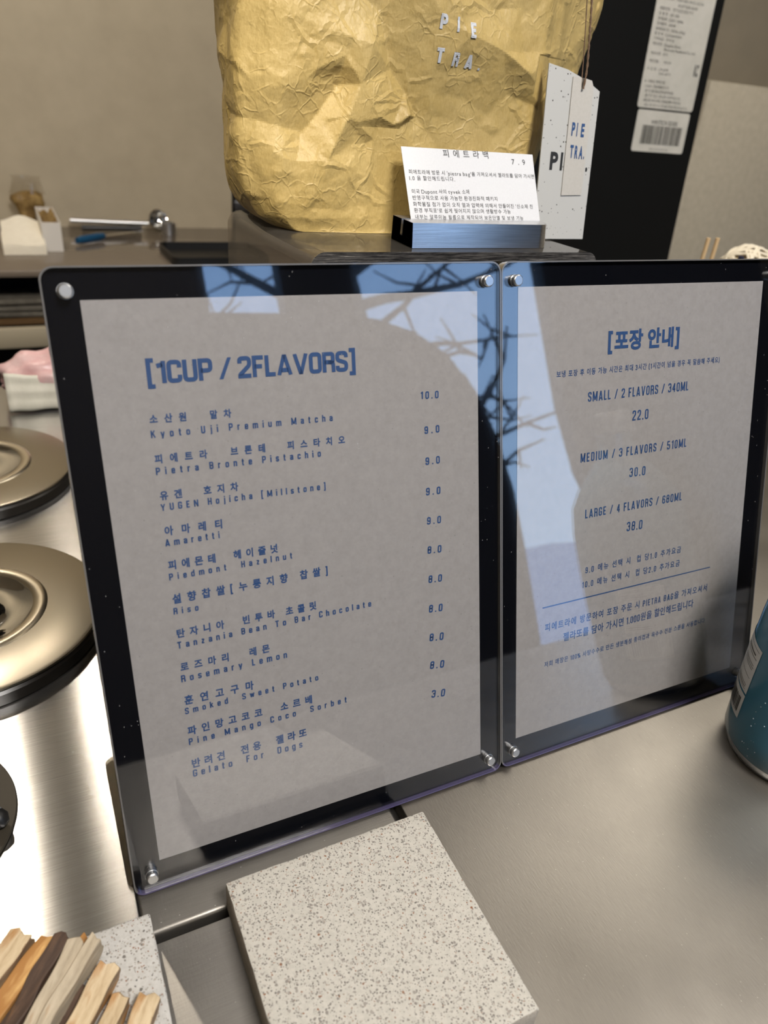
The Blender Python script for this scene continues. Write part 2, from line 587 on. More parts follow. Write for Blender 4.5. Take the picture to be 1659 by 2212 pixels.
def bm_box(lo, hi, bevel=0.0, seg=2, bm=None):
    bm = bm or bmesh.new()
    r = bmesh.ops.create_cube(bm, size=1.0)
    vs = r['verts']
    c = [(a + b) / 2 for a, b in zip(lo, hi)]
    s = [b - a for a, b in zip(lo, hi)]
    for v in vs:
        v.co = Vector((c[0] + v.co.x * s[0], c[1] + v.co.y * s[1], c[2] + v.co.z * s[2]))
    if bevel > 0:
        es = list({e for v in vs for e in v.link_edges})
        bmesh.ops.bevel(bm, geom=es, offset=bevel, segments=seg, affect='EDGES', profile=0.5, clamp_overlap=True)
    return bm


def box(name, lo, hi, mat, parent=None, bevel=0.0, seg=2):
    return link_mesh(name, bm_box(lo, hi, bevel, seg), mat, parent, smooth=35 if bevel else None)


def bm_prism(pts, lo, hi, axis='Z', bm=None):
    """extrude polygon pts (2D, ccw) along axis between lo and hi"""
    bm = bm or bmesh.new()

    def mk(p, h):
        if axis == 'Z':
            return (p[0], p[1], h)
        if axis == 'Y':
            return (p[0], h, p[1])
        return (h, p[0], p[1])
    a = [bm.verts.new(mk(p, lo)) for p in pts]
    b = [bm.verts.new(mk(p, hi)) for p in pts]
    n = len(pts)
    bm.faces.new(a[::-1])
    bm.faces.new(b)
    for i in range(n):
        bm.faces.new((a[i], a[(i + 1) % n], b[(i + 1) % n], b[i]))
    bmesh.ops.recalc_face_normals(bm, faces=bm.faces)
    return bm


def round_rect(x0, z0, x1, z1, r, n=6):
    pts = []
    for cx, cz, a0 in ((x1 - r, z0 + r, -90), (x1 - r, z1 - r, 0), (x0 + r, z1 - r, 90), (x0 + r, z0 + r, 180)):
        for i in range(n + 1):
            a = radians(a0 + 90 * i / n)
            pts.append((cx + r * cos(a), cz + r * sin(a)))
    return pts


def bm_lathe(profile, n=64, bm=None, center=(0, 0, 0), matidx=None):
    bm = bm or bmesh.new()
    rings = []
    for r, z in profile:
        if r < 1e-6:
            rings.append([bm.verts.new((center[0], center[1], center[2] + z))])
        else:
            rings.append([bm.verts.new((center[0] + r * cos(2 * pi * i / n), center[1] + r * sin(2 * pi * i / n), center[2] + z)) for i in range(n)])
    for k in range(len(rings) - 1):
        A, B = rings[k], rings[k + 1]
        for i in range(n):
            j = (i + 1) % n
            if len(A) == 1 and len(B) == 1:
                continue
            if len(A) == 1:
                bm.faces.new((A[0], B[i], B[j]))
            elif len(B) == 1:
                bm.faces.new((A[i], A[j], B[0]))
            else:
                bm.faces.new((A[i], A[j], B[j], B[i]))
    bmesh.ops.recalc_face_normals(bm, faces=bm.faces)
    return bm


def bm_tube(path, r, n=8, bm=None, radii=None, cap=True):
    bm = bm or bmesh.new()
    P = [Vector(p) for p in path]
    prev = None
    rings = []
    up = None
    for i, p in enumerate(P):
        d = (P[min(i + 1, len(P) - 1)] - P[max(i - 1, 0)]).normalized()
        if up is None:
            up = d.orthogonal().normalized()
        up = (up - d * up.dot(d))
        up = up.normalized() if up.length > 1e-6 else d.orthogonal().normalized()
        w = d.cross(up)
        rr = radii[i] if radii else r
        rings.append([bm.verts.new(p + (up * cos(2 * pi * k / n) + w * sin(2 * pi * k / n)) * rr) for k in range(n)])
    for a, b in zip(rings, rings[1:]):
        for k in range(n):
            bm.faces.new((a[k], a[(k + 1) % n], b[(k + 1) % n], b[k]))
    if cap:
        bm.faces.new(rings[0][::-1])
        bm.faces.new(rings[-1])
    return bm


def uv_project(o, swap):
    """UV map in metres; swap=True makes U run along Y (and Z on upright faces)"""
    me = o.data
    uv = me.uv_layers.new(name='UVMap')
    for l in me.loops:
        c = me.vertices[l.vertex_index].co
        uv.data[l.index].uv = (c.y + c.z, c.x) if swap else (c.x, c.y)


# ---- lettering
def _fetch_glyphs(chars, offset, res=3):
    """outline of every character once, as (verts, faces, xmin, xmax, ymin, ymax) in em units"""
    sc = bpy.data.scenes.new('lettering_workspace')
    cu = bpy.data.curves.new('t', 'FONT')
    cu.body = '\n'.join(chars)
    cu.size = 1.0
    cu.space_line = 3.0
    cu.fill_mode = 'FRONT'
    cu.offset = offset
    cu.resolution_u = res
    ob = bpy.data.objects.new('t', cu)
    sc.collection.objects.link(ob)
    vl = sc.view_layers[0]
    vl.update()
    me = bpy.data.meshes.new_from_object(ob.evaluated_get(vl.depsgraph))
    n = len(me.vertices)
    co = np.empty(n * 3)
    me.vertices.foreach_get('co', co)
    co = co.reshape(n, 3)[:, :2]
    line = np.round(-(co[:, 1] - 0.35) / 3.0).astype(int)
    res_ = {}
    polys = {}
    for p in me.polygons:
        vs = list(p.vertices)
        polys.setdefault(line[vs[0]], []).append(vs)
    for k, ch in enumerate(chars):
        idx = np.where(line == k)[0]
        if len(idx) == 0:
            continue
        mp = {int(v): i for i, v in enumerate(idx)}
        c = co[idx].copy()
        c[:, 1] += 3.0 * k
        res_[ch] = (c, [[mp[v] for v in f] for f in polys.get(k, [])], c[:, 0].min(), c[:, 0].max(), c[:, 1].min(), c[:, 1].max())
    bpy.data.objects.remove(ob)
    bpy.data.curves.remove(cu)
    bpy.data.meshes.remove(me)
    bpy.data.scenes.remove(sc)
    return res_


def _stroke_paths():
    """condensed sans letters as centre lines; a third number rounds that corner"""
    t = 0.17
    w = 0.27
    b, T, m, X = t / 2, 1 - t / 2, 0.5, 0.73 - t / 2
    r = 0.15
    G = {}

    def g(ch, wd, *paths):
        G[ch] = (wd, paths)
    box_ = lambda y0, y1, ww=w: [(0, y0, r), (ww, y0, r), (ww, y1, r), (0, y1, r), 'c']
    g('A', .34, [(0, 0), (.17, 1.02), (.34, 0)], [(.06, .25), (.28, .25)])
    g('B', w, [(0, b), (0, T), (w, T, r), (w, m, .1), (0, m)], [(0, m), (w, m, .1), (w, b, r), (0, b)])
    g('C', w, [(w, .66), (w, T, r), (0, T, r), (0, b, r), (w, b, r), (w, .34)])
    g('D', w, [(0, b), (0, T), (w, T, r), (w, b, r), (0, b)])
    g('E', .22, [(.26, T), (0, T), (0, b), (.26, b)], [(0, m), (.22, m)])
    g('F', .22, [(.26, T), (0, T), (0, 0)], [(0, m), (.22, m)])
    g('G', w, [(w, .68), (w, T, r), (0, T, r), (0, b, r), (w, b, r), (w, .46), (.13, .46)])
    g('H', w, [(0, 0), (0, 1)], [(w, 0), (w, 1)], [(0, m), (w, m)])
    g('I', 0.0, [(0, 0), (0, 1)])
    g('J', .22, [(.22, 1), (.22, b, r), (0, b, r), (0, .3)])
    g('K', .29, [(0, 0), (0, 1)], [(.29, 1), (.03, .42)], [(.12, .6), (.31, 0)])
    g('L', .20, [(0, 1), (0, b), (.24, b)])
    g('M', .42, [(0, 0), (0, 1), (.21, .12), (.42, 1), (.42, 0)])
    g('N', .30, [(0, 0), (0, 1), (.30, 0), (.30, 1)])
    g('O', w, box_(b, T))
    g('P', w, [(0, 0), (0, T), (w, T, r), (w, .46, r), (0, .46)])
    g('R', w, [(0, 0), (0, T), (w, T, r), (w, .5, .1), (0, .5)], [(.12, .5), (w, .48, .1), (w + .01, 0)])
    g('S', w, [(w, .70), (w, T, r), (0, T, r), (0, .58, .1), (w, .42, .1), (w, b, r), (0, b, r), (0, .30)])
    g('T', .30, [(-.05, T), (.35, T)], [(.15, 0), (.15, T)])
    g('U', w, [(0, 1), (0, b, r), (w, b, r), (w, 1)])
    g('V', .34, [(0, 1), (.17, -.02), (.34, 1)])
    g('Y', .34, [(0, 1), (.17, .42), (.34, 1)], [(.17, .45), (.17, 0)])
    g('a', .22, [(0, .52), (0, X, .1), (.22, X, .1), (.22, 0)], [(.22, .40), (0, .38, .1), (0, b, .1), (.22, b + .05)])
    g('b', .23, [(0, 1), (0, 0)], [(0, b), (.23, b, .1), (.23, X, .1), (0, X)])
    g('c', .22, [(.22, .46), (.22, X, .1), (0, X, .1), (0, b, .1), (.22, b, .1), (.22, .27)])
    g('d', .23, [(.23, 1), (.23, 0)], [(.23, b), (0, b, .1), (0, X, .1), (.23, X)])
    g('e', .22, [(.0, .36), (.22, .36), (.22, X, .1), (0, X, .1), (0, b, .1), (.22, b, .1), (.22, .22)])
    g('f', .14, [(.05, 0), (.05, T, .1), (.18, T)], [(-.05, X), (.17, X)])
    g('g', .23, [(.23, .08), (0, .08, .1), (0, X, .1), (.23, X)], [(.23, .73), (.23, -.16, .1), (0, -.16)])
    g('h', .23, [(0, 0), (0, 1)], [(0, X), (.23, X, .1), (.23, 0)])
    g('i', .0, [(0, 0), (0, .73)], [(0, .83), (0, 1.0)])
    g('j', .07, [(.07, .73), (.07, -.15, .08), (-.02, -.15)], [(.07, .83), (.07, 1.0)])
    g('k', .24, [(0, 0), (0, 1)], [(.24, .73), (.02, .32)], [(.09, .42), (.26, 0)])
    g('l', .0, [(0, 0), (0, 1)])
    g('m', .42, [(0, 0), (0, .73)], [(0, X), (.21, X, .09), (.21, 0)], [(.21, X), (.42, X, .09), (.42, 0)])
    g('n', .23, [(0, 0), (0, .73)], [(0, X), (.23, X, .1), (.23, 0)])
    g('o', .23, [(0, b, .1), (.23, b, .1), (.23, X, .1), (0, X, .1), 'c'])
    g('p', .23, [(0, .73), (0, -.22)], [(0, b), (.23, b, .1), (.23, X, .1), (0, X)])
    g('r', .14, [(0, 0), (0, .73)], [(0, X - .06), (.06, X), (.17, X)])
    g('s', .21, [(.21, .52), (.21, X, .1), (0, X, .1), (0, .40, .07), (.21, .32, .07), (.21, b, .1), (0, b, .1), (0, .22)])
    g('t', .13, [(.05, .93), (.05, b, .08), (.17, b)], [(-.05, X), (.17, X)])
    g('u', .23, [(0, .73), (0, b, .1), (.23, b)], [(.23, .73), (.23, 0)])
    g('w', .40, [(0, .73), (.10, .03), (.20, .66), (.30, .03), (.40, .73)])
    g('y', .27, [(0, .73), (.135, .08)], [(.27, .73), (.10, -.20)])
    g('z', .22, [(-.02, X), (.22, X), (0, b), (.24, b)])
    g('0', w, box_(b, T))
    g('1', .14, [(.14, 0), (.14, 1.0)], [(.12, .84), (-.03, .78)])
    g('2', w, [(0, .68), (0, T, r), (w, T, r), (w, .58, .1), (0, .16, .05), (0, b), (w + .04, b)])
    g('3', w, [(0, .72), (0, T, r), (w, T, r), (w, .52, .08), (.10, .52)], [(.10, .52), (w, .52, .08), (w, b, r), (0, b, r), (0, .28)])
    g('4', .29, [(.21, 0), (.21, .93), (-.01, .28), (.33, .28)])
    g('5', w, [(w, T), (0.01, T), (0, .5), (w, .58, .14), (w, b, r), (0, b, r), (0, .28)])
    g('6', w, [(w, .70), (w, T, r), (0, T, r), (0, b, r), (w, b, r), (w, .54, r), (0, .54)])
    g('7', w, [(-.03, T), (w, T), (.09, 0)])
    g('8', w, [(0, .52, .1), (w, .52, .1), (w, T, r), (0, T, r), 'c'], [(0, b, r), (w, b, r), (w, .52, .1), (0, .52, .1), 'c'])
    g('9', w, [(w, .46), (0, .46, r), (0, T, r), (w, T, r), (w, b, r), (0, b, r), (0, .28)])
    g('.', .0, [(0, 0), (0, t)])
    g(',', .0, [(.02, t), (-.03, -.10)])
    g('/', .26, [(0, -.04), (.26, 1.04)])
    g('[', .10, [(.14, 1.04), (0, 1.04), (0, -.12), (.14, -.12)])
    g(']', .10, [(-.04, 1.04), (.10, 1.04), (.10, -.12), (-.04, -.12)])
    g('(', .08, [(.12, 1.06), (0, .8, .2), (0, .12, .2), (.12, -.14)])
    g(')', .08, [(-.04, 1.06), (.08, .8, .2), (.08, .12, .2), (-.04, -.14)])
    g('%', .46, [(0, .55, .06), (.14, .55, .06), (.14, T, .06), (0, T, .06), 'c'], [(.34, b, .06), (.48, b, .06), (.48, .45, .06), (.34, .45, .06), 'c'], [(.10, 0), (.38, 1)])
    return G


_PATHS = _stroke_paths()


def _ribbon(path, t):
    """thick ribbon of a rounded polyline -> quads; sharp turns start a new ribbon"""
    closed = path[-1] == 'c'
    if not closed:
        for i in range(1, len(path) - 1):
            if len(path[i]) < 3:
                a = Vector((path[i][0] - path[i - 1][0], path[i][1] - path[i - 1][1])).normalized()
                c = Vector((path[i + 1][0] - path[i][0], path[i + 1][1] - path[i][1])).normalized()
                if a.dot(c) < -0.25:
                    v1, f1 = _ribbon(path[:i + 1], t)
                    v2, f2 = _ribbon(path[i:], t)
                    return v1 + v2, f1 + [[q_ + len(v1) for q_ in f] for f in f2]
    P = [p for p in path if p != 'c']
    n = len(P)
    pts = []
    for i, p in enumerate(P):
        r = p[2] if len(p) > 2 else 0
        v = Vector((p[0], p[1]))
        if r and (closed or 0 < i < n - 1):
            a = Vector(P[(i - 1) % n][:2])
            c = Vector(P[(i + 1) % n][:2])
            ra = min(r, (a - v).length * 0.49)
            rc = min(r, (c - v).length * 0.49)
            s0 = v + (a - v).normalized() * ra
            s1 = v + (c - v).normalized() * rc
            for k in range(6):
                u = k / 5
                pts.append(s0 * (1 - u) ** 2 + v * 2 * u * (1 - u) + s1 * u * u)
        else:
            pts.append(v)
    if closed:
        pts.append(pts[0])
    L, Rr = [], []
    m = len(pts)
    for i, v in enumerate(pts):
        d0 = (v - pts[i - 1]).normalized() if i > 0 else None
        d1 = (pts[i + 1] - v).normalized() if i < m - 1 else None
        if closed and i in (0, m - 1):
            d0 = (pts[m - 1] - pts[m - 2]).normalized()
            d1 = (pts[1] - pts[0]).normalized()
        if d0 is None:
            d0 = d1
        if d1 is None:
            d1 = d0
        nrm = Vector((-(d0.y + d1.y), d0.x + d1.x))
        if nrm.length < 1e-5:
            nrm = Vector((-d0.y, d0.x))
        nrm.normalize()
        k = 1 / max(0.45, nrm.dot(Vector((-d1.y, d1.x))))
        L.append(v + nrm * t / 2 * k)
        Rr.append(v - nrm * t / 2 * k)
    verts = L + Rr
    faces = [[i, i + 1, m + i + 1, m + i] for i in range(m - 1)]
    return verts, faces


def condensed_glyph(ch, t, kx=1.0):
    wd, paths = _PATHS[ch]
    V, F = [], []
    for p in paths:
        v, f = _ribbon([q_ if q_ == 'c' else (q_[0] * kx,) + tuple(q_[1:]) for q_ in p], t)
        o = len(V)
        V += [(a.x, a.y) for a in v]
        F += [[i + o for i in q_] for q_ in f]
    c = np.array(V)
    if ch in 'AVMNYKRkwzy47/':
        c[:, 1] = np.clip(c[:, 1], -0.2 if ch == 'y' else 0.0, 1.0 if ch not in 'wzy' else 0.73)
    return c, F, -t / 2, wd * kx + t / 2, 0, 1


LEFT_LINES = [
  ("[1CUP / 2FLAVORS]", -0.2005, 0.2760, -0.0913, 0.2749, 0.0117),
  ("소산원  말차", -0.2018, 0.2573, -0.1618, 0.2565, 0.0040),
  ("Kyoto Uji Premium Matcha", -0.2020, 0.2502, -0.1068, 0.2492, 0.0037),
  ("피에트라  브론테  피스타치오", -0.2017, 0.2376, -0.1006, 0.2363, 0.0041),
  ("Pietra Bronte Pistachio", -0.2018, 0.2318, -0.1149, 0.2307, 0.0037),
  ("유겐  호지차", -0.2014, 0.2191, -0.1618, 0.2185, 0.0042),
  ("YUGEN Hojicha [Millstone]", -0.2017, 0.2135, -0.1134, 0.2123, 0.0036),
  ("아마레티", -0.2014, 0.2007, -0.1717, 0.1999, 0.0045),
  ("Amaretti", -0.2017, 0.1950, -0.1737, 0.1947, 0.0037),
  ("피에몬테  헤이즐넛", -0.2016, 0.1825, -0.1434, 0.1815, 0.0045),
  ("Piedmont  Hazelnut", -0.2018, 0.1768, -0.1354, 0.1764, 0.0036),
  ("설향찹쌀[누룽지향 찹쌀]", -0.2016, 0.1639, -0.1153, 0.1633, 0.0048),
  ("Riso", -0.2018, 0.1580, -0.1887, 0.1575, 0.0036),
  ("탄자니아  빈투바 초콜릿", -0.2018, 0.1448, -0.1237, 0.1440, 0.0045),
  ("Tanzania Bean To Bar Chocolate", -0.2020, 0.1387, -0.0896, 0.1382, 0.0038),
  ("로즈마리  레몬", -0.2019, 0.1257, -0.1529, 0.1248, 0.0045),
  ("Rosemary Lemon", -0.2022, 0.1193, -0.1430, 0.1188, 0.0040),
  ("훈연고구마", -0.2020, 0.1059, -0.1639, 0.1049, 0.0049),
  ("Smoked  Sweet Potato", -0.2023, 0.1003, -0.1255, 0.1000, 0.0037),
  ("파인망고코코  소르베", -0.2022, 0.0876, -0.1302, 0.0867, 0.0048),
  ("Pine Mango Coco  Sorbet", -0.2023, 0.0816, -0.1086, 0.0808, 0.0039),
  ("반려견  전용  젤라또", -0.2024, 0.0673, -0.1353, 0.0664, 0.0050),
  ("Gelato  For  Dogs", -0.2023, 0.0617, -0.1382, 0.0599, 0.0043),
  ("10.0", -0.0530, 0.2562, -0.0409, 0.2558, 0.0042),
  ("9.0", -0.0510, 0.2361, -0.0408, 0.2361, 0.0043),
  ("9.0", -0.0509, 0.2179, -0.0410, 0.2178, 0.0044),
  ("9.0", -0.0512, 0.1997, -0.0411, 0.1993, 0.0045),
  ("9.0", -0.0511, 0.1818, -0.0412, 0.1813, 0.0045),
  ("8.0", -0.0513, 0.1636, -0.0414, 0.1629, 0.0046),
  ("8.0", -0.0512, 0.1449, -0.0415, 0.1441, 0.0047),
  ("8.0", -0.0515, 0.1256, -0.0416, 0.1246, 0.0049),
  ("8.0", -0.0517, 0.1065, -0.0414, 0.1052, 0.0050),
  ("8.0", -0.0519, 0.0876, -0.0415, 0.0861, 0.0051),
  ("3.0", -0.0515, 0.0674, -0.0413, 0.0658, 0.0052),
]
RIGHT_LINES = [
  ("[포장 안내]", 0.0837, 0.2752, 0.1464, 0.2751, 0.0116),
  ("보냉 포장 후 이동 가능 시간은 최대 3시간 (1시간이 넘을 경우 꼭 말씀해 주세요)", 0.0431, 0.2612, 0.1858, 0.2613, 0.0038),
  ("SMALL / 2 FLAVORS / 340ML", 0.0687, 0.2440, 0.1576, 0.2442, 0.0063),
  ("22.0", 0.1070, 0.2280, 0.1218, 0.2279, 0.0070),
  ("MEDIUM / 3 FLAVORS / 510ML", 0.0641, 0.2049, 0.1592, 0.2046, 0.0061),
  ("30.0", 0.1067, 0.1895, 0.1216, 0.1891, 0.0066),
  ("LARGE / 4 FLAVORS / 680ML", 0.0693, 0.1663, 0.1581, 0.1659, 0.0061),
  ("38.0", 0.1065, 0.1510, 0.1214, 0.1505, 0.0069),
  ("9.0 메뉴 선택 시  컵 당1.0 추가요금", 0.0710, 0.1271, 0.1604, 0.1260, 0.0048),
  ("10.0 메뉴 선택 시  컵 당2.0 추가요금", 0.0684, 0.1169, 0.1600, 0.1156, 0.0048),
  ("피에트라에 방문하여 포장 주문 시 PIETRA BAG을 가져오셔서", 0.0373, 0.0919, 0.1911, 0.0898, 0.0054),
  ("젤라또를 담아 가시면 1.000원을 할인해드립니다", 0.0530, 0.0809, 0.1771, 0.0795, 0.0060),
  ("저희 매장은 100% 사탕수수로 만든 생분해성 종이컵과 옥수수 전분 스푼을 사용합니다", 0.0373, 0.0653, 0.1907, 0.0634, 0.0039),
]
CARD_LINES = [
  ("피 에 트 라 백", 0.297, 0.882, 0.651, 0.900, 0.115),
  ("7 . 9", 0.826, 0.833, 0.939, 0.835, 0.088),
  ("피에트라에 방문 시 'pietra bag'을 가져오셔서 젤라또를 담아 가시면", 0.029, 0.622, 1.000, 0.637, 0.064),
  ("1.0 을 할인해드립니다.", 0.028, 0.535, 0.363, 0.544, 0.064),
  ("미국 Dupont 사의 tyvek 소재", 0.031, 0.347, 0.462, 0.370, 0.064),
  ("반영구적으로 사용 가능한 환경친화적 패키지", 0.030, 0.259, 0.676, 0.279, 0.065),
  ("화학물질 첨가 없이 오직 열과 압력에 의해서 만들어진 '신소재 친", 0.029, 0.171, 0.956, 0.179, 0.065),
  ("환경 부직포'로 쉽게 찢어지지 않으며 생활방수 가능", 0.030, 0.083, 0.767, 0.094, 0.065),
  ("내부는 알루미늄 필름으로 제작되어 보온단열 및 보냉 기능", 0.031, -0.006, 0.864, 0.003, 0.062),
]
FR_LINES = [
    ('KC인증번호 : MSIP-REI-WC2-SC46', 0.6960, 0.7857, 0.5475, 0.0040), ('HU071018-16001', 0.7339, 0.7747, 0.5405, 0.0040),
    ('제품명칭 : 전기냉장냉동기기', 0.6978, 0.7675, 0.5337, 0.0044), ('모 델 명 : SD-30S', 0.6978, 0.7404, 0.5272, 0.0042),
    ('정격입력 : 220V / 60Hz', 0.6975, 0.7510, 0.5207, 0.0042), ('정격출력 : 145W', 0.6975, 0.7367, 0.5142, 0.0042),
    ('냉매종류(양) : R134a (60g)', 0.6970, 0.7595, 0.5077, 0.0042), ('발 포 제 : Cyclopentane', 0.6968, 0.7537, 0.5016, 0.0042),
    ('기후등급 : 온대 N', 0.6966, 0.7390, 0.4950, 0.0042), ('제조자명 : Qingdao Elsen', 0.6966, 0.7560, 0.4882, 0.0042),
    ('Electronic Appliance Co., Ltd', 0.7219, 0.7887, 0.4825, 0.0040), ('제조국명 : 중국', 0.6966, 0.7319, 0.4757, 0.0042),
    ('제조년월 :', 0.6962, 0.7180, 0.4655, 0.0042), ('2020.10', 0.7260, 0.7420, 0.4660, 0.0034),
    ('수 입 원 : (주)윈텍', 0.6951, 0.7391, 0.4550, 0.0042), ('1544-8977', 0.7211, 0.7459, 0.4500, 0.0036),
    ('※ 사용상 주의사항', 0.6945, 0.7380, 0.4380, 0.0045), ('-220V 전용제품입니다.', 0.6963, 0.7497, 0.4315, 0.0042),
    ('-환기가 잘 되는곳에 설치하세요.', 0.6973, 0.7615, 0.4250, 0.0042), ('-물기가 있는 장소에 두지마십시오.', 0.6985, 0.7796, 0.4186, 0.0042),
    ('-점검 및 수리시에는 전원을 뽑아 주십시오.', 0.6975, 0.7814, 0.4122, 0.0042), ('-청소 후 반드시 안전을 위해 확인하십시오.', 0.7005, 0.7979, 0.4056, 0.0042)]


_all = ''.join(l[0] for l in LEFT_LINES + RIGHT_LINES + CARD_LINES + FR_LINES) + 'WINTECH SD30S 20120610216 KC PIETRA.'
_chars = sorted(set(_all) - {' '})
_hang = [c for c in _chars if ord(c) > 0x1100]


def _embolden(g, off):
    """push every outline vertex outward by off (em units)"""
    c, F, *_ = g
    cnt = {}
    for f in F:
        for a, b_ in zip(f, f[1:] + f[:1]):
            cnt[(a, b_)] = cnt.get((a, b_), 0) + 1
    acc = {}
    for (a, b_) in cnt:
        if (b_, a) in cnt:
            continue
        d = c[b_] - c[a]
        L = math.hypot(d[0], d[1])
        if L < 1e-9:
            continue
        nrm = (d[1] / L, -d[0] / L)
        acc.setdefault(a, []).append(nrm)
        acc.setdefault(b_, []).append(nrm)
    # winding: faces are counter-clockwise when the signed area is positive
    area = 0.0
    for f in F:
        for a, b_ in zip(f, f[1:] + f[:1]):
            area += c[a][0] * c[b_][1] - c[b_][0] * c[a][1]
    sg = 1.0 if area > 0 else -1.0
    out = c.copy()
    for k, ns in acc.items():
        nx_, ny_ = sum(n_[0] for n_ in ns), sum(n_[1] for n_ in ns)
        L = math.hypot(nx_, ny_)
        if L < 1e-6:
            continue
        nx_, ny_ = nx_ / L, ny_ / L
        k_ = 1.0 / max(0.55, nx_ * ns[0][0] + ny_ * ns[0][1])
        out[k] = c[k] + np.array([nx_, ny_]) * off * sg * k_
    return out, F, out[:, 0].min(), out[:, 0].max(), out[:, 1].min(), out[:, 1].max()


_BASE = _fetch_glyphs(_chars, 0.0)
FONT = {nm: {ch: _embolden(g_, off) for ch, g_ in _BASE.items() if nm == 'thin' or ord(ch) > 0x1100 or (nm == 'heavy' and ch in 'PIETRA.KC')}
        for nm, off in (('thin', 0.004), ('mid', 0.016), ('bold', 0.034), ('heavy', 0.040))}
FONT['mid'].update({k: v for k, v in FONT['thin'].items() if k not in FONT['mid']})


def lettering(s, O, U, V, width, height, mat, parent, weight='thin', stroke=None, kx=1.0, hx=1.0, name='lettering', subdiv=0):
    """flat lettering. O = lower left of the baseline, U/V unit directions, width and cap height in metres.
    stroke: condensed letters of that stroke width for everything that is not Hangul."""
    O, U, V = Vector(O), Vector(U), Vector(V)
    hangul = any(ord(c) > 0x1100 for c in s)
    items = []      # (verts, faces, left, advance-width) in units of the letter height
    x = 0.0
    for ch in s:
        if ch == ' ':
            items.append((None, None, 0.0, 0.26))
            continue
        if stroke and ord(ch) < 0x1100:
            c, F, a, b_, _, _ = condensed_glyph(ch, stroke, kx)
            k = 0.92 if hangul else 1.0
            items.append((c * k, F, a * k, (b_ - a) * k + 0.07))
        else:
            fs = FONT[weight]
            if ch not in fs:
                fs = FONT['thin']
            c, F, a, b_, y0, y1 = fs[ch]
            if ord(ch) > 0x1100:
                k = 1 / 0.86
                cc = c.copy()
                cc[:, 1] += 0.065
                items.append((cc * k * np.array([hx, 1.0]), F, 0.0, 0.92 * k * hx))
            else:
                k = 1 / 0.73 * (0.95 if hangul else 1.0)
                items.append((c * k, F, a * k - 0.04, (b_ - a) * k + 0.10))
    tot = sum(i[3] for i in items[:-1]) + items[-1][3]
    n_ = max(1, len(items) - 1)
    target = width / height
    gap = (target - tot) / n_
    sx = 1.0
    if gap < -0.03 or weight == 'thin' and not stroke:
        gap = max(gap, -0.03) if gap < 0 else gap
        sx = target / (tot + gap * n_)
    verts, faces = [], []
    for c, F, left, adv in items:
        if c is not None:
            o_ = len(verts)
            for p in c:
                verts.append(O + U * ((x + p[0] - left) * sx * height) + V * (p[1] * height))
            faces += [[i + o_ for i in f] for f in F]
        x += adv + gap
    me = bpy.data.meshes.new(name)
    me.from_pydata([tuple(v) for v in verts], [], faces)
    me.materials.append(mat)
    if subdiv:
        bm = bmesh.new()
        bm.from_mesh(me)
        bmesh.ops.triangulate(bm, faces=bm.faces)
        bmesh.ops.subdivide_edges(bm, edges=bm.edges, cuts=subdiv, use_grid_fill=True)
        bm.to_mesh(me)
        bm.free()
    o = bpy.data.objects.new(name, me)
    COL.objects.link(o)
    o.parent = parent
    return o


# ================================================================== the setting
structure(box('floor', (-2.0, -1.6, -0.95), (2.5, 2.7, -0.90), M['floor']))
structure(box('ceiling', (-2.0, -1.6, 1.60), (2.5, 2.7, 1.65), M['ceiling']))
structure(box('wall_left', (-2.0, -1.6, -0.9), (-1.9, 2.6, 1.6), M['wall_beige']))
structure(box('wall_right', (2.4, -1.6, -0.9), (2.5, 2.6, 1.6), M['wall_beige']))
structure(box('wall_back', (-1.9, 1.96, -0.9), (0.357, 2.04, 1.6), M['wall_beige']))
structure(box('wall_behind', (-1.9, 2.5, -0.9), (2.4, 2.6, 1.6), M['wall_dark']))
structure(box('wall_niche', (0.95, 1.70, -0.9), (2.4, 1.78, 1.6), M['wall_far']))
# shop front wall with its tall opening
bm = bm_box((-1.9, -1.60, -0.9), (0.22, -1.5, 1.6))
bm_box((1.65, -1.60, -0.9), (2.4, -1.5, 1.6), bm=bm)
bm_box((0.22, -1.60, 1.15), (1.65, -1.5, 1.6), bm=bm)
bm_box((0.22, -1.60, -0.9), (1.65, -1.5, -0.75), bm=bm)
structure(link_mesh('wall_front', bm, M['wall_dark']))
bm = bm_box((0.44, -1.58, 0.78), (0.66, -1.52, 1.15))  # unseen shapes added in the opening to shape the board reflections
bm_prism([(0.22, -0.75), (1.10, -0.75), (1.105, 0.0), (1.10, 0.20), (1.07, 0.38), (1.02, 0.53), (0.94, 0.65),
          (0.84, 0.725), (0.72, 0.77), (0.60, 0.79), (0.42, 0.80), (0.22, 0.81)], -1.58, -1.52, 'Y', bm)
bm_prism([(1.65, -0.75), (1.65, 1.15), (1.36, 1.15), (1.36, 0.45), (1.39, 0.22), (1.45, 0.05), (1.54, -0.15), (1.60, -0.75)], -1.58, -1.52, 'Y', bm)
structure(link_mesh('window_blockers', bm, M['cabinet_dark']))

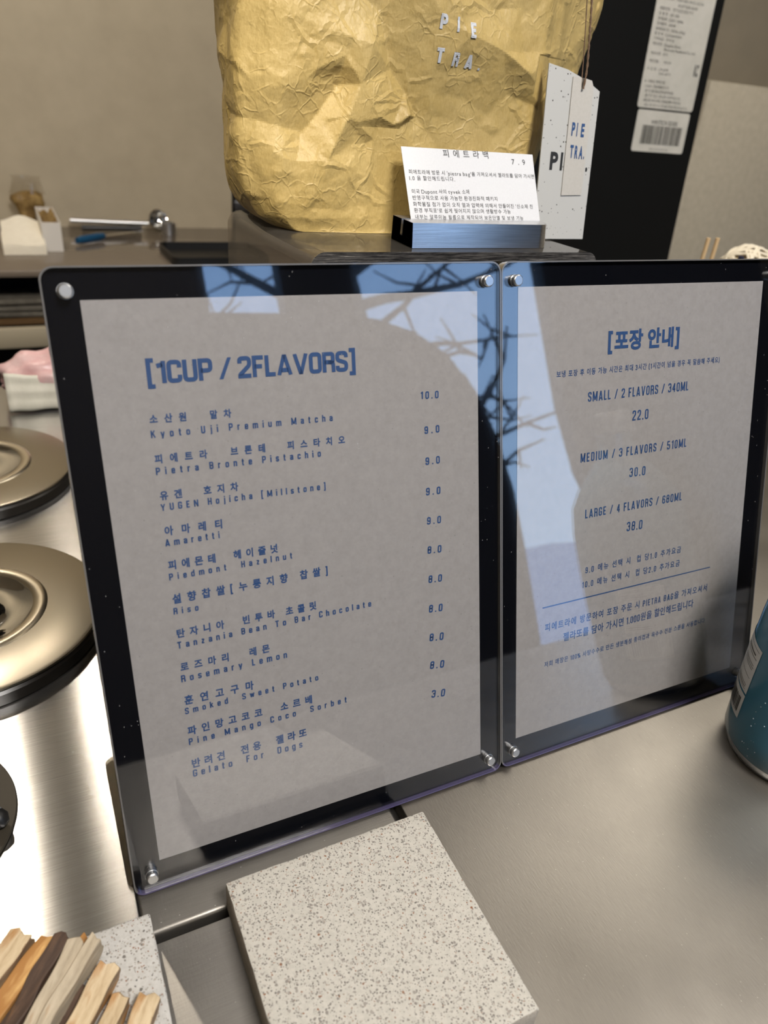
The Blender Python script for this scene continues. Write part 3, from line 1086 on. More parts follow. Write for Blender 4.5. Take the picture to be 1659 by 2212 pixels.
# bare tree outside the shop front
tr = empty('bare_tree', (1.5, -3.4, -0.9), 'bare winter tree seen only as a reflection in the sign boards', 'tree')
bm = bm_tube([(0, 0, 0), (0.05, 0, 0.7), (-0.02, 0.05, 1.3), (0.06, 0, 2.0), (0.0, 0.0, 2.9)], 0.1, 10, radii=[0.10, 0.085, 0.07, 0.055, 0.03])
link_mesh('trunk', bm, simple('bark', (0.03, 0.022, 0.016), 0.9), tr, smooth=60)
BARK = bpy.data.materials['bark']
rng = random.Random(3)
for k in range(26):
    z = 0.5 + k * 0.095
    side = 1 if k % 2 else -1
    p = Vector((0.02, 0, z))
    path = [p.copy()]
    d = Vector((side * rng.uniform(0.5, 1.0), rng.uniform(-0.3, 0.3), rng.uniform(0.15, 0.9))).normalized()
    for s in range(7):
        d = (d + Vector((rng.uniform(-.3, .3), rng.uniform(-.2, .2), rng.uniform(-.25, .25)))).normalized()
        p = p + d * 0.20
        path.append(p.copy())
    r0 = rng.uniform(0.018, 0.04)
    bm = bm_tube(path, r0, 6, radii=[r0 * (1 - 0.12 * i) for i in range(8)])
    for q in range(2, 7):
        e = Vector((rng.uniform(-1, 1), rng.uniform(-.3, .3), rng.uniform(-.4, 1))).normalized()
        tp = [path[q], path[q] + e * 0.16, path[q] + e * 0.3 + Vector((0, 0, rng.uniform(-.08, .1)))]
        bm_tube(tp, 0.01, 5, bm, radii=[0.011, 0.008, 0.004])
    link_mesh('branch', bm, BARK, tr, smooth=60)
ob = structure(box('ground_outside', (-6, -12, -1.05), (9, -1.6, -0.95), simple('pavement', (0.62, 0.63, 0.66), 0.9)))
ob.name = 'floor_outside'

# ================================================================== front counter
cab = box('counter_cabinet', (-1.2, -0.30, -0.90), (1.3, 0.80, -0.012), M['cabinet_dark'])
structure(cab)
cab.name = 'trim_1'


def sheet(name, x0, x1, y0, y1, z, mat, swap, label, bev=0.0006):
    o = box(name, (x0, y0, -0.012), (x1, y1, z), mat, None, bevel=bev, seg=3)
    uv_project(o, swap)
    return tag(o, label, 'worktop')


o = link_mesh('steel_worktop', bm_prism([(-1.2, -0.30), (-0.2409, -0.30), (-0.2409, 0.0120), (-0.0836, 0.0120), (-0.0836, 0.80), (-1.2, 0.80)], -0.012, 0.0010), M['steel_x'])
uv_project(o, True)
tag(o, 'bright brushed steel worktop with glare streaks around the two round lids', 'worktop')
sheet('steel_worktop', -0.0765, 1.3, -0.30, 0.80, 0.0, M['steel_y'], False,
      'wide scratched satin steel worktop under the blue bottle, right of the stone slab')
o = box('steel_rail', (-0.2405, -0.0225, -0.012), (-0.0835, 0.0117, 0.0), M['steel_strip'], None, bevel=0.0022, seg=4)
uv_project(o, True)
tag(o, 'grey steel rail with rounded front lip just below the menu board', 'rail')
sheet('steel_worktop', -0.2405, -0.0790, -0.30, -0.0262, -0.0035, M['steel_front'], True,
      'brushed steel strip in front of the black gap, between the two stone slabs')


# ---- round lids
def make_lid(cx, cy, label):
    t = empty('container_lid', (cx, cy, 0.001), label, 'lid', 'round steel lids on the brushed worktop')
    bm = bm_lathe([(0.0, 0.001), (0.0985, 0.0), (0.1005, 0.0015), (0.1005, 0.0105), (0.0985, 0.0125), (0.0, 0.0125)], 96)
    link_mesh('rubber_rim', bm, M['black_rim'], t, smooth=40)
    bm = bm_lathe([(0.0985, 0.0130), (0.1000, 0.0142), (0.0996, 0.0156), (0.0970, 0.0162), (0.0600, 0.0172), (0.0588, 0.0172)], 96)
    link_mesh('steel_plate', bm, M['steel_lid'], t, smooth=50)
    bm = bm_lathe([(0.0588, 0.0172), (0.0570, 0.0186), (0.0545, 0.0190), (0.0500, 0.0185), (0.0480, 0.0170)], 96)
    link_mesh('raised_ring', bm, M['beige_ring'], t, smooth=60)
    bm = bm_lathe([(0.0480, 0.0170), (0.0450, 0.0150), (0.0340, 0.0135), (0.0250, 0.0145), (0.0215, 0.0180), (0.0200, 0.0225)], 96)
    link_mesh('bowl', bm, M['chrome'], t, smooth=60)
    bm = bm_lathe([(0.0200, 0.0225), (0.0205, 0.0255), (0.0190, 0.0285), (0.0120, 0.0300), (0.0, 0.0303)], 64)
    link_mesh('knob', bm, M['beige_ring'], t, smooth=60)
    return t


M['beige_ring'] = simple('warm_satin_steel', (0.66, 0.59, 0.46), 0.30, 1.0)
make_lid(-0.3215, 0.274, 'nearer round steel lid with scratched rim, hollow centre and black edge')
make_lid(-0.3180, 0.534, 'farther round steel lid, partly cut by the left frame edge, behind the scratched one')

# dark disc painted as a round shadow on the steel, and a black grip
t = empty('shadow_disc', (-0.362, 0.091, 0.001), 'dark bronze round lid cut off by the left edge below the steel lids', 'lid')  # stands for a round shadow on the steel, not a lid
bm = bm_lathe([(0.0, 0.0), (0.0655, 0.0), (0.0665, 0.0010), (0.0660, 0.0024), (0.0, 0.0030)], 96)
link_mesh('disc', bm, simple('painted_shadow_brown', (0.045, 0.038, 0.027), 0.5, 0.3), t, smooth=40)
g = bm_tube([(0.000, 0.035, 0.008), (0.030, 0.004, 0.010), (0.051, -0.013, 0.010), (0.0585, -0.0195, 0.009), (0.0610, -0.0215, 0.008)], 0.008, 16,
            radii=[0.0075, 0.0075, 0.0072, 0.0055, 0.0025])
gr = link_mesh('grip', g, M['black'], t, smooth=60)
gr['label'] = 'black grip with small oval dimples'
bm = bmesh.new()
rg = random.Random(5)
for i in range(26):
    f = rg.uniform(0.55, 0.97)
    px, py = 0.000 + 0.058 * f, 0.035 - 0.055 * f
    w = rg.uniform(-0.0055, 0.0055)
    zz = 0.0095 + sqrt(max(0, 0.0070 ** 2 - w ** 2)) * 0.98
    bmesh.ops.create_uvsphere(bm, u_segments=8, v_segments=5, radius=0.0007,
                              matrix=Matrix.Translation((px + w * 0.65, py + w * 0.75, zz)) @ Matrix.Rotation(radians(-43), 4, 'Z') @ Matrix.Diagonal((2.0, 0.9, 0.5, 1)))
dm = link_mesh('dimple', bm, simple('grey_dimple', (0.07, 0.075, 0.08), 0.4), gr, smooth=60)
dm['kind'] = 'stuff'

# ---- pink package on the far end of the worktop
t = empty('snack_package', (-0.235, 0.742, 0.001), 'crumpled pink film package with cream label at far end of the worktop', 'package')
bm = bmesh.new()
bmesh.ops.create_uvsphere(bm, u_segments=48, v_segments=28, radius=1.0)
rg = random.Random(11)
for v in bm.verts:
    c = v.co
    k = 1 + 0.06 * sin(c.x * 9 + 1) * cos(c.z * 7) + 0.05 * sin(c.y * 13 + c.z * 5)
    v.co = Vector((c.x * 0.072 * k + 0.025, c.y * 0.038 * k, max(0.0, (c.z * 0.5 + 0.5)) * 0.066 * k))
link_mesh('pink_wrapper', bm, M['pink_film'], t, smooth=70)
bm = bmesh.new()
nx, nz = 14, 10
G = [[None] * (nz + 1) for _ in range(nx + 1)]
for i in range(nx + 1):
    for j in range(nz + 1):
        x = -0.041 + 0.085 * i / nx
        z = 0.003 + 0.049 * j / nz
        y = -0.0440 + 0.010 * (j / nz) ** 1.5 + 0.0012 * sin(i * 1.1) + 0.0010 * cos(j * 1.7)
        G[i][j] = bm.verts.new((x, y, 0.0012 + (z - 0.002) * (1 - 0.24 * i / nx)))
for i in range(nx):
    for j in range(nz):
        bm.faces.new((G[i][j], G[i + 1][j], G[i + 1][j + 1], G[i][j + 1]))
lab = link_mesh('label', bm, M['pack_label'], t, smooth=70)
sol = lab.modifiers.new('thickness', 'SOLIDIFY')
sol.thickness = 0.0004
bm = bmesh.new()
for q in range(3):
    bmesh.ops.create_uvsphere(bm, u_segments=20, v_segments=10, radius=0.02,
                              matrix=Matrix.Translation((0.030 + q * 0.022, -0.020 - 0.004 * q, 0.020 + 0.006 * q)) @ Matrix.Diagonal((1.0, 0.7, 0.85, 1)))
for v in bm.verts:
    v.co += Vector((0.002 * sin(v.co.z * 300), 0.002 * cos(v.co.x * 260), 0.0))
link_mesh('clear_film', bm, M['film_clear'], t, smooth=70)

# ================================================================== back counter and its things
t = empty('back_counter', (-0.7, 1.70, -0.90), 'glossy taupe back counter with open dark shelf and beige front board', 'counter')
box('countertop', (-1.0, -0.235, 0.886), (1.35, 0.255, 0.900), M['counter_back'], t, 0.003)
box('cabinet_body', (-1.0, -0.05, 0.0), (1.35, 0.25, 0.886), M['cabinet_dark'], t)
box('side_panel', (-1.0, -0.225, 0.0), (-0.98, -0.05, 0.886), M['cabinet_dark'], t)
box('shelf_board', (-0.98, -0.215, 0.782), (1.35, -0.05, 0.790), M['brown_edge'], t)
box('front_board', (-0.98, -0.228, 0.733), (1.35, -0.210, 0.777), M['beige_front'], t, 0.003)
box('lower_panel', (-0.98, -0.10, 0.0), (1.35, -0.06, 0.733), M['cabinet_dark'], t)
# folded grey cloth in the open shelf
t = empty('folded_cloth', (-0.24, 1.54, -0.110), 'dim grey folded cloth lying in the dark open shelf', 'cloth')
for k in range(3):
    bm = bm_box((-0.22, -0.035, 0.0005 + k * 0.013), (0.24, 0.07, 0.0125 + k * 0.013), 0.005, 3)
    bmesh.ops.subdivide_edges(bm, edges=bm.edges, cuts=2)
    for v in bm.verts:
        v.co.z += 0.002 * sin(v.co.x * 50 + k * 2)
        v.co.y += 0.004 * sin(v.co.x * 30 + k)
    link_mesh('fold', bm, mottled('grey_cloth_%d' % k, (0.12, 0.105, 0.08), (0.20, 0.18, 0.14), 40, 0.9), t, smooth=60)

# napkins
t = empty('napkin_stack', (-0.209, 1.69, 0.0), 'stack of cream paper napkins on the back counter, in front of white box', 'napkins')
for k in range(6):
    bm = bm_box((-0.0445 + 0.0006 * (k % 2), -0.080 + 0.0004 * k, 0.0003 + 0.0034 * k), (0.0445, 0.085, 0.0033 + 0.0034 * k), 0.0012, 2)
    link_mesh('napkin', bm, M['napkin'], t, smooth=50)
bm = bmesh.new()
nx, ny = 18, 18
G = [[None] * (ny + 1) for _ in range(nx + 1)]
for i in range(nx + 1):
    for j in range(ny + 1):
        u, w = i / nx, j / ny
        z = 0.0215 + 0.034 * w ** 1.2 * (0.75 + 0.25 * sin(u * pi)) + 0.0025 * sin(u * 7 + w * 4)
        G[i][j] = bm.verts.new((-0.044 + 0.088 * u + 0.012 * w * (0.5 - u) * 0.6, -0.075 + 0.155 * w, z))
for i in range(nx):
    for j in range(ny):
        bm.faces.new((G[i][j], G[i + 1][j], G[i + 1][j + 1], G[i][j + 1]))
# skirt down to the stack
edge = [G[i][0] for i in range(nx + 1)] + [G[nx][j] for j in range(1, ny + 1)] + [G[i][ny] for i in range(nx - 1, -1, -1)] + [G[0][j] for j in range(ny - 1, 0, -1)]
low = [bm.verts.new((v.co.x, v.co.y, 0.0208)) for v in edge]
for k in range(len(edge)):
    k2 = (k + 1) % len(edge)
    bm.faces.new((edge[k], low[k], low[k2], edge[k2]))
bm.faces.new(low)
bmesh.ops.recalc_face_normals(bm, faces=bm.faces)
link_mesh('napkin', bm, M['napkin'], t, smooth=60)

t = empty('white_box', (-0.1475, 1.80, 0.0), 'open white plastic box behind and right of the napkin stack', 'box')
bm = bm_box((-0.0205, -0.15, 0.0), (0.0205, 0.06, 0.003))
bm_box((-0.0205, -0.15, 0.003), (0.0205, -0.147, 0.063), bm=bm)
bm_box((-0.0205, 0.057, 0.003), (0.0205, 0.06, 0.063), bm=bm)
bm_box((-0.0205, -0.147, 0.003), (-0.0175, 0.057, 0.063), bm=bm)
bm_box((0.0175, -0.147, 0.003), (0.0205, 0.057, 0.063), bm=bm)
link_mesh('box_body', bm, M['box_white'], t)
bm = bm_box((-0.017, -0.145, 0.0035), (0.017, 0.055, 0.052))
bmesh.ops.subdivide_edges(bm, edges=bm.edges, cuts=5, use_grid_fill=True)
for v in bm.verts:
    if v.co.z > 0.04:
        v.co.z += 0.012 * sin(v.co.x * 160 + v.co.y * 90)
f_ = link_mesh('filling', bm, M['brown_filling'], t, smooth=60)
f_['label'] = 'brown crumbly filling'

t = empty('dry_goods_bag', (-0.232, 1.905, 0.0), 'clear bag of brown dry goods behind the napkins against the wall', 'bag')
bm = bmesh.new()
rg = random.Random(2)
prof = [(0.000, 0.030), (0.004, 0.034), (0.03, 0.026), (0.052, 0.030), (0.072, 0.038), (0.082, 0.036), (0.088, 0.020), (0.09, 0.0)]
rings = []
for z, r in prof:
    ring = []
    for i in range(24):
        a = 2 * pi * i / 24
        k = 1 + 0.14 * sin(a * 3 + z * 60) + 0.06 * sin(a * 7)
        ring.append(bm.verts.new((0.055 + r * 1.0 * cos(a) * k + 0.0, r * 0.8 * sin(a) * k, z + (0.004 * sin(a * 4) if z > 0.05 else 0))))
    rings.append(ring)
for a, b in zip(rings, rings[1:]):
    for i in range(24):
        bm.faces.new((a[i], a[(i + 1) % 24], b[(i + 1) % 24], b[i]))
bm.faces.new(rings[0][::-1])
link_mesh('contents', bm, M['brown_filling'], t, smooth=50)
bm = bmesh.new()
rings = []
for z, r in [(0.084, 0.040), (0.10, 0.034), (0.12, 0.030), (0.128, 0.033)]:
    rings.append([bm.verts.new((0.055 + r * cos(2 * pi * i / 24) * (1 + 0.1 * sin(5 * 2 * pi * i / 24)), 0.6 * r * sin(2 * pi * i / 24), z)) for i in range(24)])
for a, b in zip(rings, rings[1:]):
    for i in range(24):
        bm.faces.new((a[i], a[(i + 1) % 24], b[(i + 1) % 24], b[i]))
link_mesh('clear_wrapper', bm, clear_cover('clear_film', (0.93, 0.92, 0.90)), t, smooth=60)

# tools on the back counter
t = empty('scoop', (0.14, 1.90, 0.0), 'long metal scoop with round bowl lying on the back counter', 'utensil')
bm = bm_tube([(-0.225, 0.02, 0.022), (-0.12, 0.012, 0.020), (-0.03, 0.0, 0.020)], 0.006, 12)
link_mesh('handle', bm, M['chrome_dull'], t, smooth=60)
bm = bm_tube([(-0.20, -0.002, 0.008), (-0.13, -0.004, 0.008), (-0.05, -0.006, 0.008)], 0.0075, 12)
h_ = link_mesh('grip', bm, simple('dark_grip', (0.02, 0.02, 0.02), 0.4), t, smooth=60)
bm = bm_lathe([(0.0, -0.018), (0.012, -0.016), (0.020, -0.008), (0.0235, 0.0), (0.026, 0.001), (0.0255, 0.004), (0.0215, 0.003), (0.018, -0.006), (0.010, -0.013), (0.0, -0.014)], 40)
bmesh.ops.transform(bm, matrix=Matrix.Translation((-0.004, 0.0, 0.030)) @ Matrix.Rotation(radians(68), 4, 'X') @ Matrix.Rotation(radians(15), 4, 'Y'), verts=bm.verts)
link_mesh('bowl', bm, M['chrome'], t, smooth=60)
bm = bm_lathe([(0.013, 0.0), (0.0185, 0.0), (0.0185, 0.028), (0.013, 0.028), (0.013, 0.0)], 32)
bmesh.ops.transform(bm, matrix=Matrix.Translation((0.018, -0.030, 0.0)), verts=bm.verts)
link_mesh('spout_ring', bm, M['chrome_dull'], t, smooth=40)

t = empty('blue_handled_knife', (-0.088, 1.717, 0.0), 'small knife with a dark blue handle lying on the back counter', 'utensil')
bm = bm_tube([(-0.002, 0.0, 0.011), (0.01, 0.01, 0.011), (0.05, 0.045, 0.011), (0.066, 0.060, 0.011)], 0.009, 14, radii=[0.007, 0.0095, 0.0095, 0.007])
link_mesh('handle', bm, M['blue_grip'], t, smooth=60)
bm = bm_prism([(0.062, 0.055), (0.078, 0.060), (0.150, 0.105), (0.178, 0.128), (0.150, 0.118), (0.068, 0.068)], 0.0095, 0.0115)
link_mesh('blade', bm, M['chrome'], t)

t = empty('black_tray', (0.205, 1.572, 0.0), 'low black tray on the back counter beside the beige wall edge', 'tray')
bm = bm_prism(round_rect(-0.115, -0.088, 0.115, 0.090, 0.02), 0.0, 0.004)
link_mesh('tray_base', bm, M['black'], t, smooth=40)
bm = bmesh.new()
o1, o2 = round_rect(-0.115, -0.088, 0.115, 0.090, 0.02), round_rect(-0.111, -0.084, 0.111, 0.086, 0.017)
n = len(o1)
rows = [[bm.verts.new((p[0], p[1], z)) for p in pts] for pts, z in ((o1, 0.004), (o1, 0.020), (o2, 0.020), (o2, 0.004))]
for a, b in zip(rows, rows[1:]):
    for i in range(n):
        bm.faces.new((a[i], a[(i + 1) % n], b[(i + 1) % n], b[i]))
link_mesh('tray_rim', bm, M['black'], t, smooth=40)

# machine in the gap behind the paper bag
t = empty('dark_machine', (0.52, 2.20, -0.90), 'dark kitchen machine in the narrow gap past the beige wall edge', 'appliance')
box('machine_body', (-0.13, -0.15, 0.0), (0.25, 0.15, 0.93), M['cabinet_dark'], t, 0.01)
box('top_cover', (-0.135, -0.16, 0.93), (0.26, 0.16, 0.965), simple('dark_grey_cover', (0.05, 0.045, 0.045), 0.35), t, 0.008)
box('front_rail', (-0.12, -0.19, 0.72), (0.24, -0.151, 0.76), simple('grey_rail', (0.16, 0.14, 0.11), 0.4), t, 0.006)

# ---- black refrigerator with stickers
t = empty('black_refrigerator', (0.60, 0.95, 0.0), 'tall matt black refrigerator behind the paper bag, two stickers on it', 'refrigerator')
K = 0.07


def fy(z):
    return 0.75 + K * (z - 0.167) - 0.95


bm = bmesh.new()
vs = []
for z in (0.0, 1.25):
    for x, y in ((-0.14, fy(z)), (0.235, fy(z)), (0.235, 0.55), (-0.14, 0.55)):
        vs.append(bm.verts.new((x, y, z)))
for f in ((3, 2, 1, 0), (4, 5, 6, 7), (0, 1, 5, 4), (1, 2, 6, 5), (2, 3, 7, 6), (3, 0, 4, 7)):
    bm.faces.new([vs[i] for i in f])
bmesh.ops.bevel(bm, geom=list(bm.edges), offset=0.006, segments=3, affect='EDGES')
link_mesh('cabinet', bm, M['fridge'], t, smooth=40)
FU, FV = Vector((1, 0, 0)), Vector((0, K, 1)).normalized()
FN = FU.cross(FV)


def fr(x, z, off=0.0):
    return Vector((x - 0.60, fy(z), z)) + FN * off


def sticker(x0, x1, z0, z1, r):
    bm = bmesh.new()
    pts = round_rect(x0, z0, x1, z1, r)
    a = [bm.verts.new(fr(p[0], p[1], 0.0001)) for p in pts]
    b = [bm.verts.new(fr(p[0], p[1], 0.0005)) for p in pts]
    bm.faces.new(b)
    bm.faces.new(a[::-1])
    for i in range(len(pts)):
        j = (i + 1) % len(pts)
        bm.faces.new((a[i], a[j], b[j], b[i]))
    bmesh.ops.recalc_face_normals(bm, faces=bm.faces)
    return link_mesh('sticker', bm, M['sticker'], t)


s1 = sticker(0.6890, 0.8100, 0.4036, 0.575, 0.005)
s1['label'] = 'long rating sticker printed with small Korean lines'
s2 = sticker(0.6930, 0.8072, 0.3412, 0.4010, 0.004)
s2['label'] = 'short sticker with a barcode'
for s, x0, x1, z, h in FR_LINES:
    lettering(s, fr(x0, z, 0.0007), FU, FV, x1 - x0, h, M['ink_grey'], s1)
lettering('WINTECH  SD30S', fr(0.7242, 0.3815, 0.0007), FU, FV, 0.059, 0.0065, M['ink_grey'], s2)
lettering('20120610216', fr(0.7309, 0.3436, 0.0007), FU, FV, 0.041, 0.0038, M['ink_grey'], s2)
bm = bmesh.new()
rg = random.Random(21)
x = 0.7081
while x < 0.7945:
    w = rg.choice((0.0006, 0.0006, 0.0012, 0.0018))
    p = [fr(a, b, 0.0008) for a, b in ((x, 0.3524), (x + w, 0.3524), (x + w, 0.3796), (x, 0.3796))]
    bm.faces.new([bm.verts.new(q) for q in p])
    x += w + rg.choice((0.0006, 0.0006, 0.0012, 0.0012))
link_mesh('barcode', bm, M['ink_grey'], s2)
lettering('KC', fr(0.7945, 0.4545, 0.0007), FU, FV, 0.0095, 0.016, M['ink_black'], s1, weight='heavy')

# beige board beside the refrigerator
tag(box('beige_board', (1.400, 1.30, -0.90), (2.0, 1.36, 0.480), M['box_panel'], None, 0.002),
    'beige freestanding board panel right of the black refrigerator', 'panel')

# skewers in a tall jar and a twine ball behind the right board
t = empty('skewer_jar', (0.545, 0.43, 0.0), 'jar hidden behind the right board, only its two wooden sticks showing', 'jar')
bm = bm_lathe([(0.0, 0.0), (0.026, 0.0), (0.027, 0.002), (0.027, 0.175), (0.0255, 0.176), (0.0250, 0.174), (0.0250, 0.004), (0.0, 0.004)], 40)
link_mesh('jar_body', bm, M['box_white'], t, smooth=40)
for i, (a, b) in enumerate((((-0.004, 0.0, 0.0045), (-0.010, -0.010, 0.2700)), ((0.014, 0.0, 0.0045), (0.0062, -0.010, 0.2700)))):
    tag(link_mesh('wooden_stick', bm_tube([Vector(a) + t.location, (Vector(a) + Vector(b)) / 2 + t.location, Vector(b) + t.location], 0.0026, 12), M['bamboo'], None, smooth=50),
        ('left' if i == 0 else 'right') + ' one of two pale wooden sticks rising behind the right menu board', 'stick', 'wooden sticks behind the board')
t = empty('twine_pot', (0.675, 0.46, 0.0), 'beige pot hidden behind the right board, under the cream twine ball', 'pot')
bm = bm_lathe([(0.0, 0.0), (0.030, 0.0), (0.034, 0.003), (0.038, 0.180), (0.036, 0.1835), (0.034, 0.180), (0.030, 0.006), (0.0, 0.006)], 40)
link_mesh('pot_body', bm, M['beige_front'], t, smooth=40)
t = empty('twine_ball', (0.675, 0.46, 0.2095), 'cream twine ball peeking over the right board near the frame edge', 'ball')
R0 = 0.043
bm = bmesh.new()
bmesh.ops.create_uvsphere(bm, u_segments=32, v_segments=20, radius=R0 * 0.90)
link_mesh('core', bm, simple('twine_core', (0.30, 0.23, 0.12), 0.9), t, smooth=60)
rg = random.Random(9)
bm = bmesh.new()
for k in range(34):
    ax = Vector((rg.gauss(0, 1), rg.gauss(0, 1), rg.gauss(0, 1))).normalized()
    u = ax.orthogonal().normalized()
    w = ax.cross(u)
    off = rg.uniform(-0.35, 0.35)
    rr = sqrt(1 - off * off)
    pts = [(u * cos(2 * pi * i / 28) * rr + w * sin(2 * pi * i / 28) * rr + ax * off) * (R0 * rg.uniform(0.95, 1.0) + 0.0012 * sin(5 * 2 * pi * i / 28)) for i in range(29)]
    bm_tube(pts, 0.0017, 6, bm, cap=False)
tw = link_mesh('twine', bm, M['twine'], t, smooth=60)
tw['kind'] = 'stuff'
tag(link_mesh('indigo_clip', bm_prism([(0.606, 0.225), (0.613, 0.225), (0.616, 0.232), (0.6065, 0.2480), (0.603, 0.247)], 0.418, 0.424, 'Y'), M['indigo'], None),
    'small indigo pointed clip left of the twine ball', 'clip')
t = empty('clip_jar', (0.610, 0.421, 0.0), 'low glassless holder hidden behind the right board, under the indigo clip', 'jar')
box('holder_body', (-0.008, -0.006, 0.0), (0.008, 0.006, 0.2248), M['box_white'], t, 0.002)

# ================================================================== menu boards
LEAN = radians(16.908)


def menu_board(x0, x1, label, sheet_quad, lines, pins, base_pts=None):
    """local axes: X along, Z up the board, Y into the board (away from the customer)"""
    w = x1 - x0
    t = empty('menu_board', (0, 0, 0.0022), label, 'sign', None, rot=(-LEAN, 0, 0))
    H = 0.3294
    bm = bm_prism(round_rect(x0, 0.0, x1, H, 0.006), 0.0, 0.0018, 'Y')
    link_mesh('clear_cover', bm, M['cover'], t, smooth=30)
    bm = bm_prism(round_rect(x0 + 0.0003, 0.0003, x1 - 0.0003, H - 0.0003, 0.006), 0.0025, 0.0055, 'Y')
    link_mesh('backing_plate', bm, M['backing'], t, smooth=30)
    # edges of the acrylic: thin rim, refracted violet glow painted along the bottom
    ro = round_rect(x0 - 0.0004, -0.0002, x1 + 0.0004, H + 0.0004, 0.0063, 8)
    ri = round_rect(x0 + 0.0004, 0.0007, x1 - 0.0004, H - 0.0004, 0.0058, 8)
    for nm, mat, keep in (('edge_rim', M['rim_grey'], lambda z: z > 0.0025), ('bottom_edge', M['rim_violet'], lambda z: z <= 0.0025)):
        bm = bmesh.new()
        n = len(ro)
        for i in range(n):
            j = (i + 1) % n
            if keep((ro[i][1] + ro[j][1]) / 2):
                q = []
                for y in (-0.0003, 0.0060):
                    q.append([bm.verts.new((p[0], y, p[1])) for p in (ro[i], ro[j], ri[j], ri[i])])
                a, b = q
                bm.faces.new(a)
                bm.faces.new(b[::-1])
                for k in range(4):
                    bm.faces.new((a[k], b[k], b[(k + 1) % 4], a[(k + 1) % 4]))
        bmesh.ops.remove_doubles(bm, verts=bm.verts, dist=1e-6)
        bmesh.ops.recalc_face_normals(bm, faces=bm.faces)
        e = link_mesh(nm, bm, mat, t)
        if nm == 'bottom_edge':
            e['label'] = 'bottom edge painted violet for the refracted glow'
    # printed sheet
    bm = bmesh.new()
    fr_, bk_ = [], []
    for p in sheet_quad:
        fr_.append(bm.verts.new((p[0], 0.00215, p[1])))
        bk_.append(bm.verts.new((p[0], 0.00240, p[1])))
    bm.faces.new(fr_)
    bm.faces.new(bk_[::-1])
    for i in range(4):
        j = (i + 1) % 4
        bm.faces.new((fr_[i], bk_[i], bk_[j], fr_[j]))
    bmesh.ops.recalc_face_normals(bm, faces=bm.faces)
    sh = link_mesh('printed_sheet', bm, M['paper'], t)
    for s, ax, az, bx, bz, h in lines:
        U = Vector((bx - ax, 0, bz - az))
        wd = U.length
        U.normalize()
        V = Vector((-U.z, 0, U.x))
        hang = any(ord(c) > 0x1100 for c in s)
        if h > 0.009:
            lettering(s, (ax, 0.00200, az), U, V, wd, h * (1.0 if hang else 0.90), M['ink'], sh, weight='heavy', stroke=0.205, kx=1.75, hx=0.95)
        elif x0 < -0.1:
            lettering(s, (ax, 0.00200, az), U, V, wd, h, M['ink'], sh, weight='bold', stroke=0.19, kx=1.40, hx=0.92)
        else:
            lettering(s, (ax, 0.00200, az), U, V, wd, h, M['ink'], sh, weight='mid', stroke=0.145, kx=1.15, hx=0.85)
    for px, pz in pins:
        bm = bm_lathe([(0.0, -0.0035), (0.0026, -0.0035), (0.0031, -0.0031), (0.0033, -0.0026), (0.0033, 0.0), (0.0036, 0.0), (0.0036, 0.0045), (0.0, 0.0045)], 28)
        bmesh.ops.transform(bm, matrix=Matrix.Translation((px, 0, pz)) @ Matrix.Rotation(radians(-90), 4, 'X'), verts=bm.verts)
        link_mesh('pin', bm, M['chrome_dull'], t, smooth=15)
    # foot behind
    Rx = Matrix.Rotation(LEAN, 4, 'X')
    bm = bm_prism(round_rect(x0 - (0.003 if x0 < -0.1 else 0.0), 0.006, x1, 0.102, 0.006), 0.0002, 0.0032, 'Z')
    bmesh.ops.transform(bm, matrix=Rx @ Matrix.Translation((0, 0, -0.0011)), verts=bm.verts)
    link_mesh('foot_plate', bm, M['smoke_sheet'], t, smooth=30)
    return t, sh



PH = 0.3294
menu_board(-0.2405, 0.0, 'left menu board, blue gelato flavours and prices on grey sheet',
           [(-0.2257, 0.0167), (-0.0148, 0.0148), (-0.0143, 0.3140), (-0.2252, 0.3152)], LEFT_LINES,
           [(-0.2309, 0.0104), (-0.0096, 0.0104), (-0.2309, 0.3191), (-0.0096, 0.3191)])
tb, sh2 = menu_board(0.0011, 0.2415, 'right takeaway board, centred blue sizes and prices on grey sheet',
                     [(0.0140, 0.0177), (0.2240, 0.0167), (0.2232, 0.3150), (0.0140, 0.3156)], RIGHT_LINES,
                     [(0.0105, 0.0104), (0.2320, 0.0104), (0.0105, 0.3191), (0.2320, 0.3191)])
bm = bmesh.new()
bm.faces.new([bm.verts.new(p) for p in ((0.0351, 0.0020, 0.1091), (0.1921, 0.0020, 0.1081), (0.1921, 0.0020, 0.1089), (0.0351, 0.0020, 0.1100))])
link_mesh('ruled_line', bm, M['ink'], sh2)

# ================================================================== acrylic riser
t = empty('acrylic_riser', (0.047, 0.27, 0.0), 'smoky clear acrylic riser carrying the crumpled paper bag', 'stand')
TH = 0.0065


def arch(x0, x1, z1, th, r):
    out, inn = [], []
    out.append((x0, 0.0))
    for i in range(9):
        a = pi - (pi / 2) * i / 8
        out.append((x0 + r + r * cos(a), z1 - r + r * sin(a)))
    for i in range(9):
        a = pi / 2 - (pi / 2) * i / 8
        out.append((x1 - r + r * cos(a), z1 - r + r * sin(a)))
    out.append((x1, 0.0))
    r2 = r - th
    inn.append((x0 + th, 0.0))
    for i in range(9):
        a = pi - (pi / 2) * i / 8
        inn.append((x0 + r + r2 * cos(a), z1 - r + r2 * sin(a)))
    for i in range(9):
        a = pi / 2 - (pi / 2) * i / 8
        inn.append((x1 - r + r2 * cos(a), z1 - r + r2 * sin(a)))
    inn.append((x1 - th, 0.0))
    return out, inn


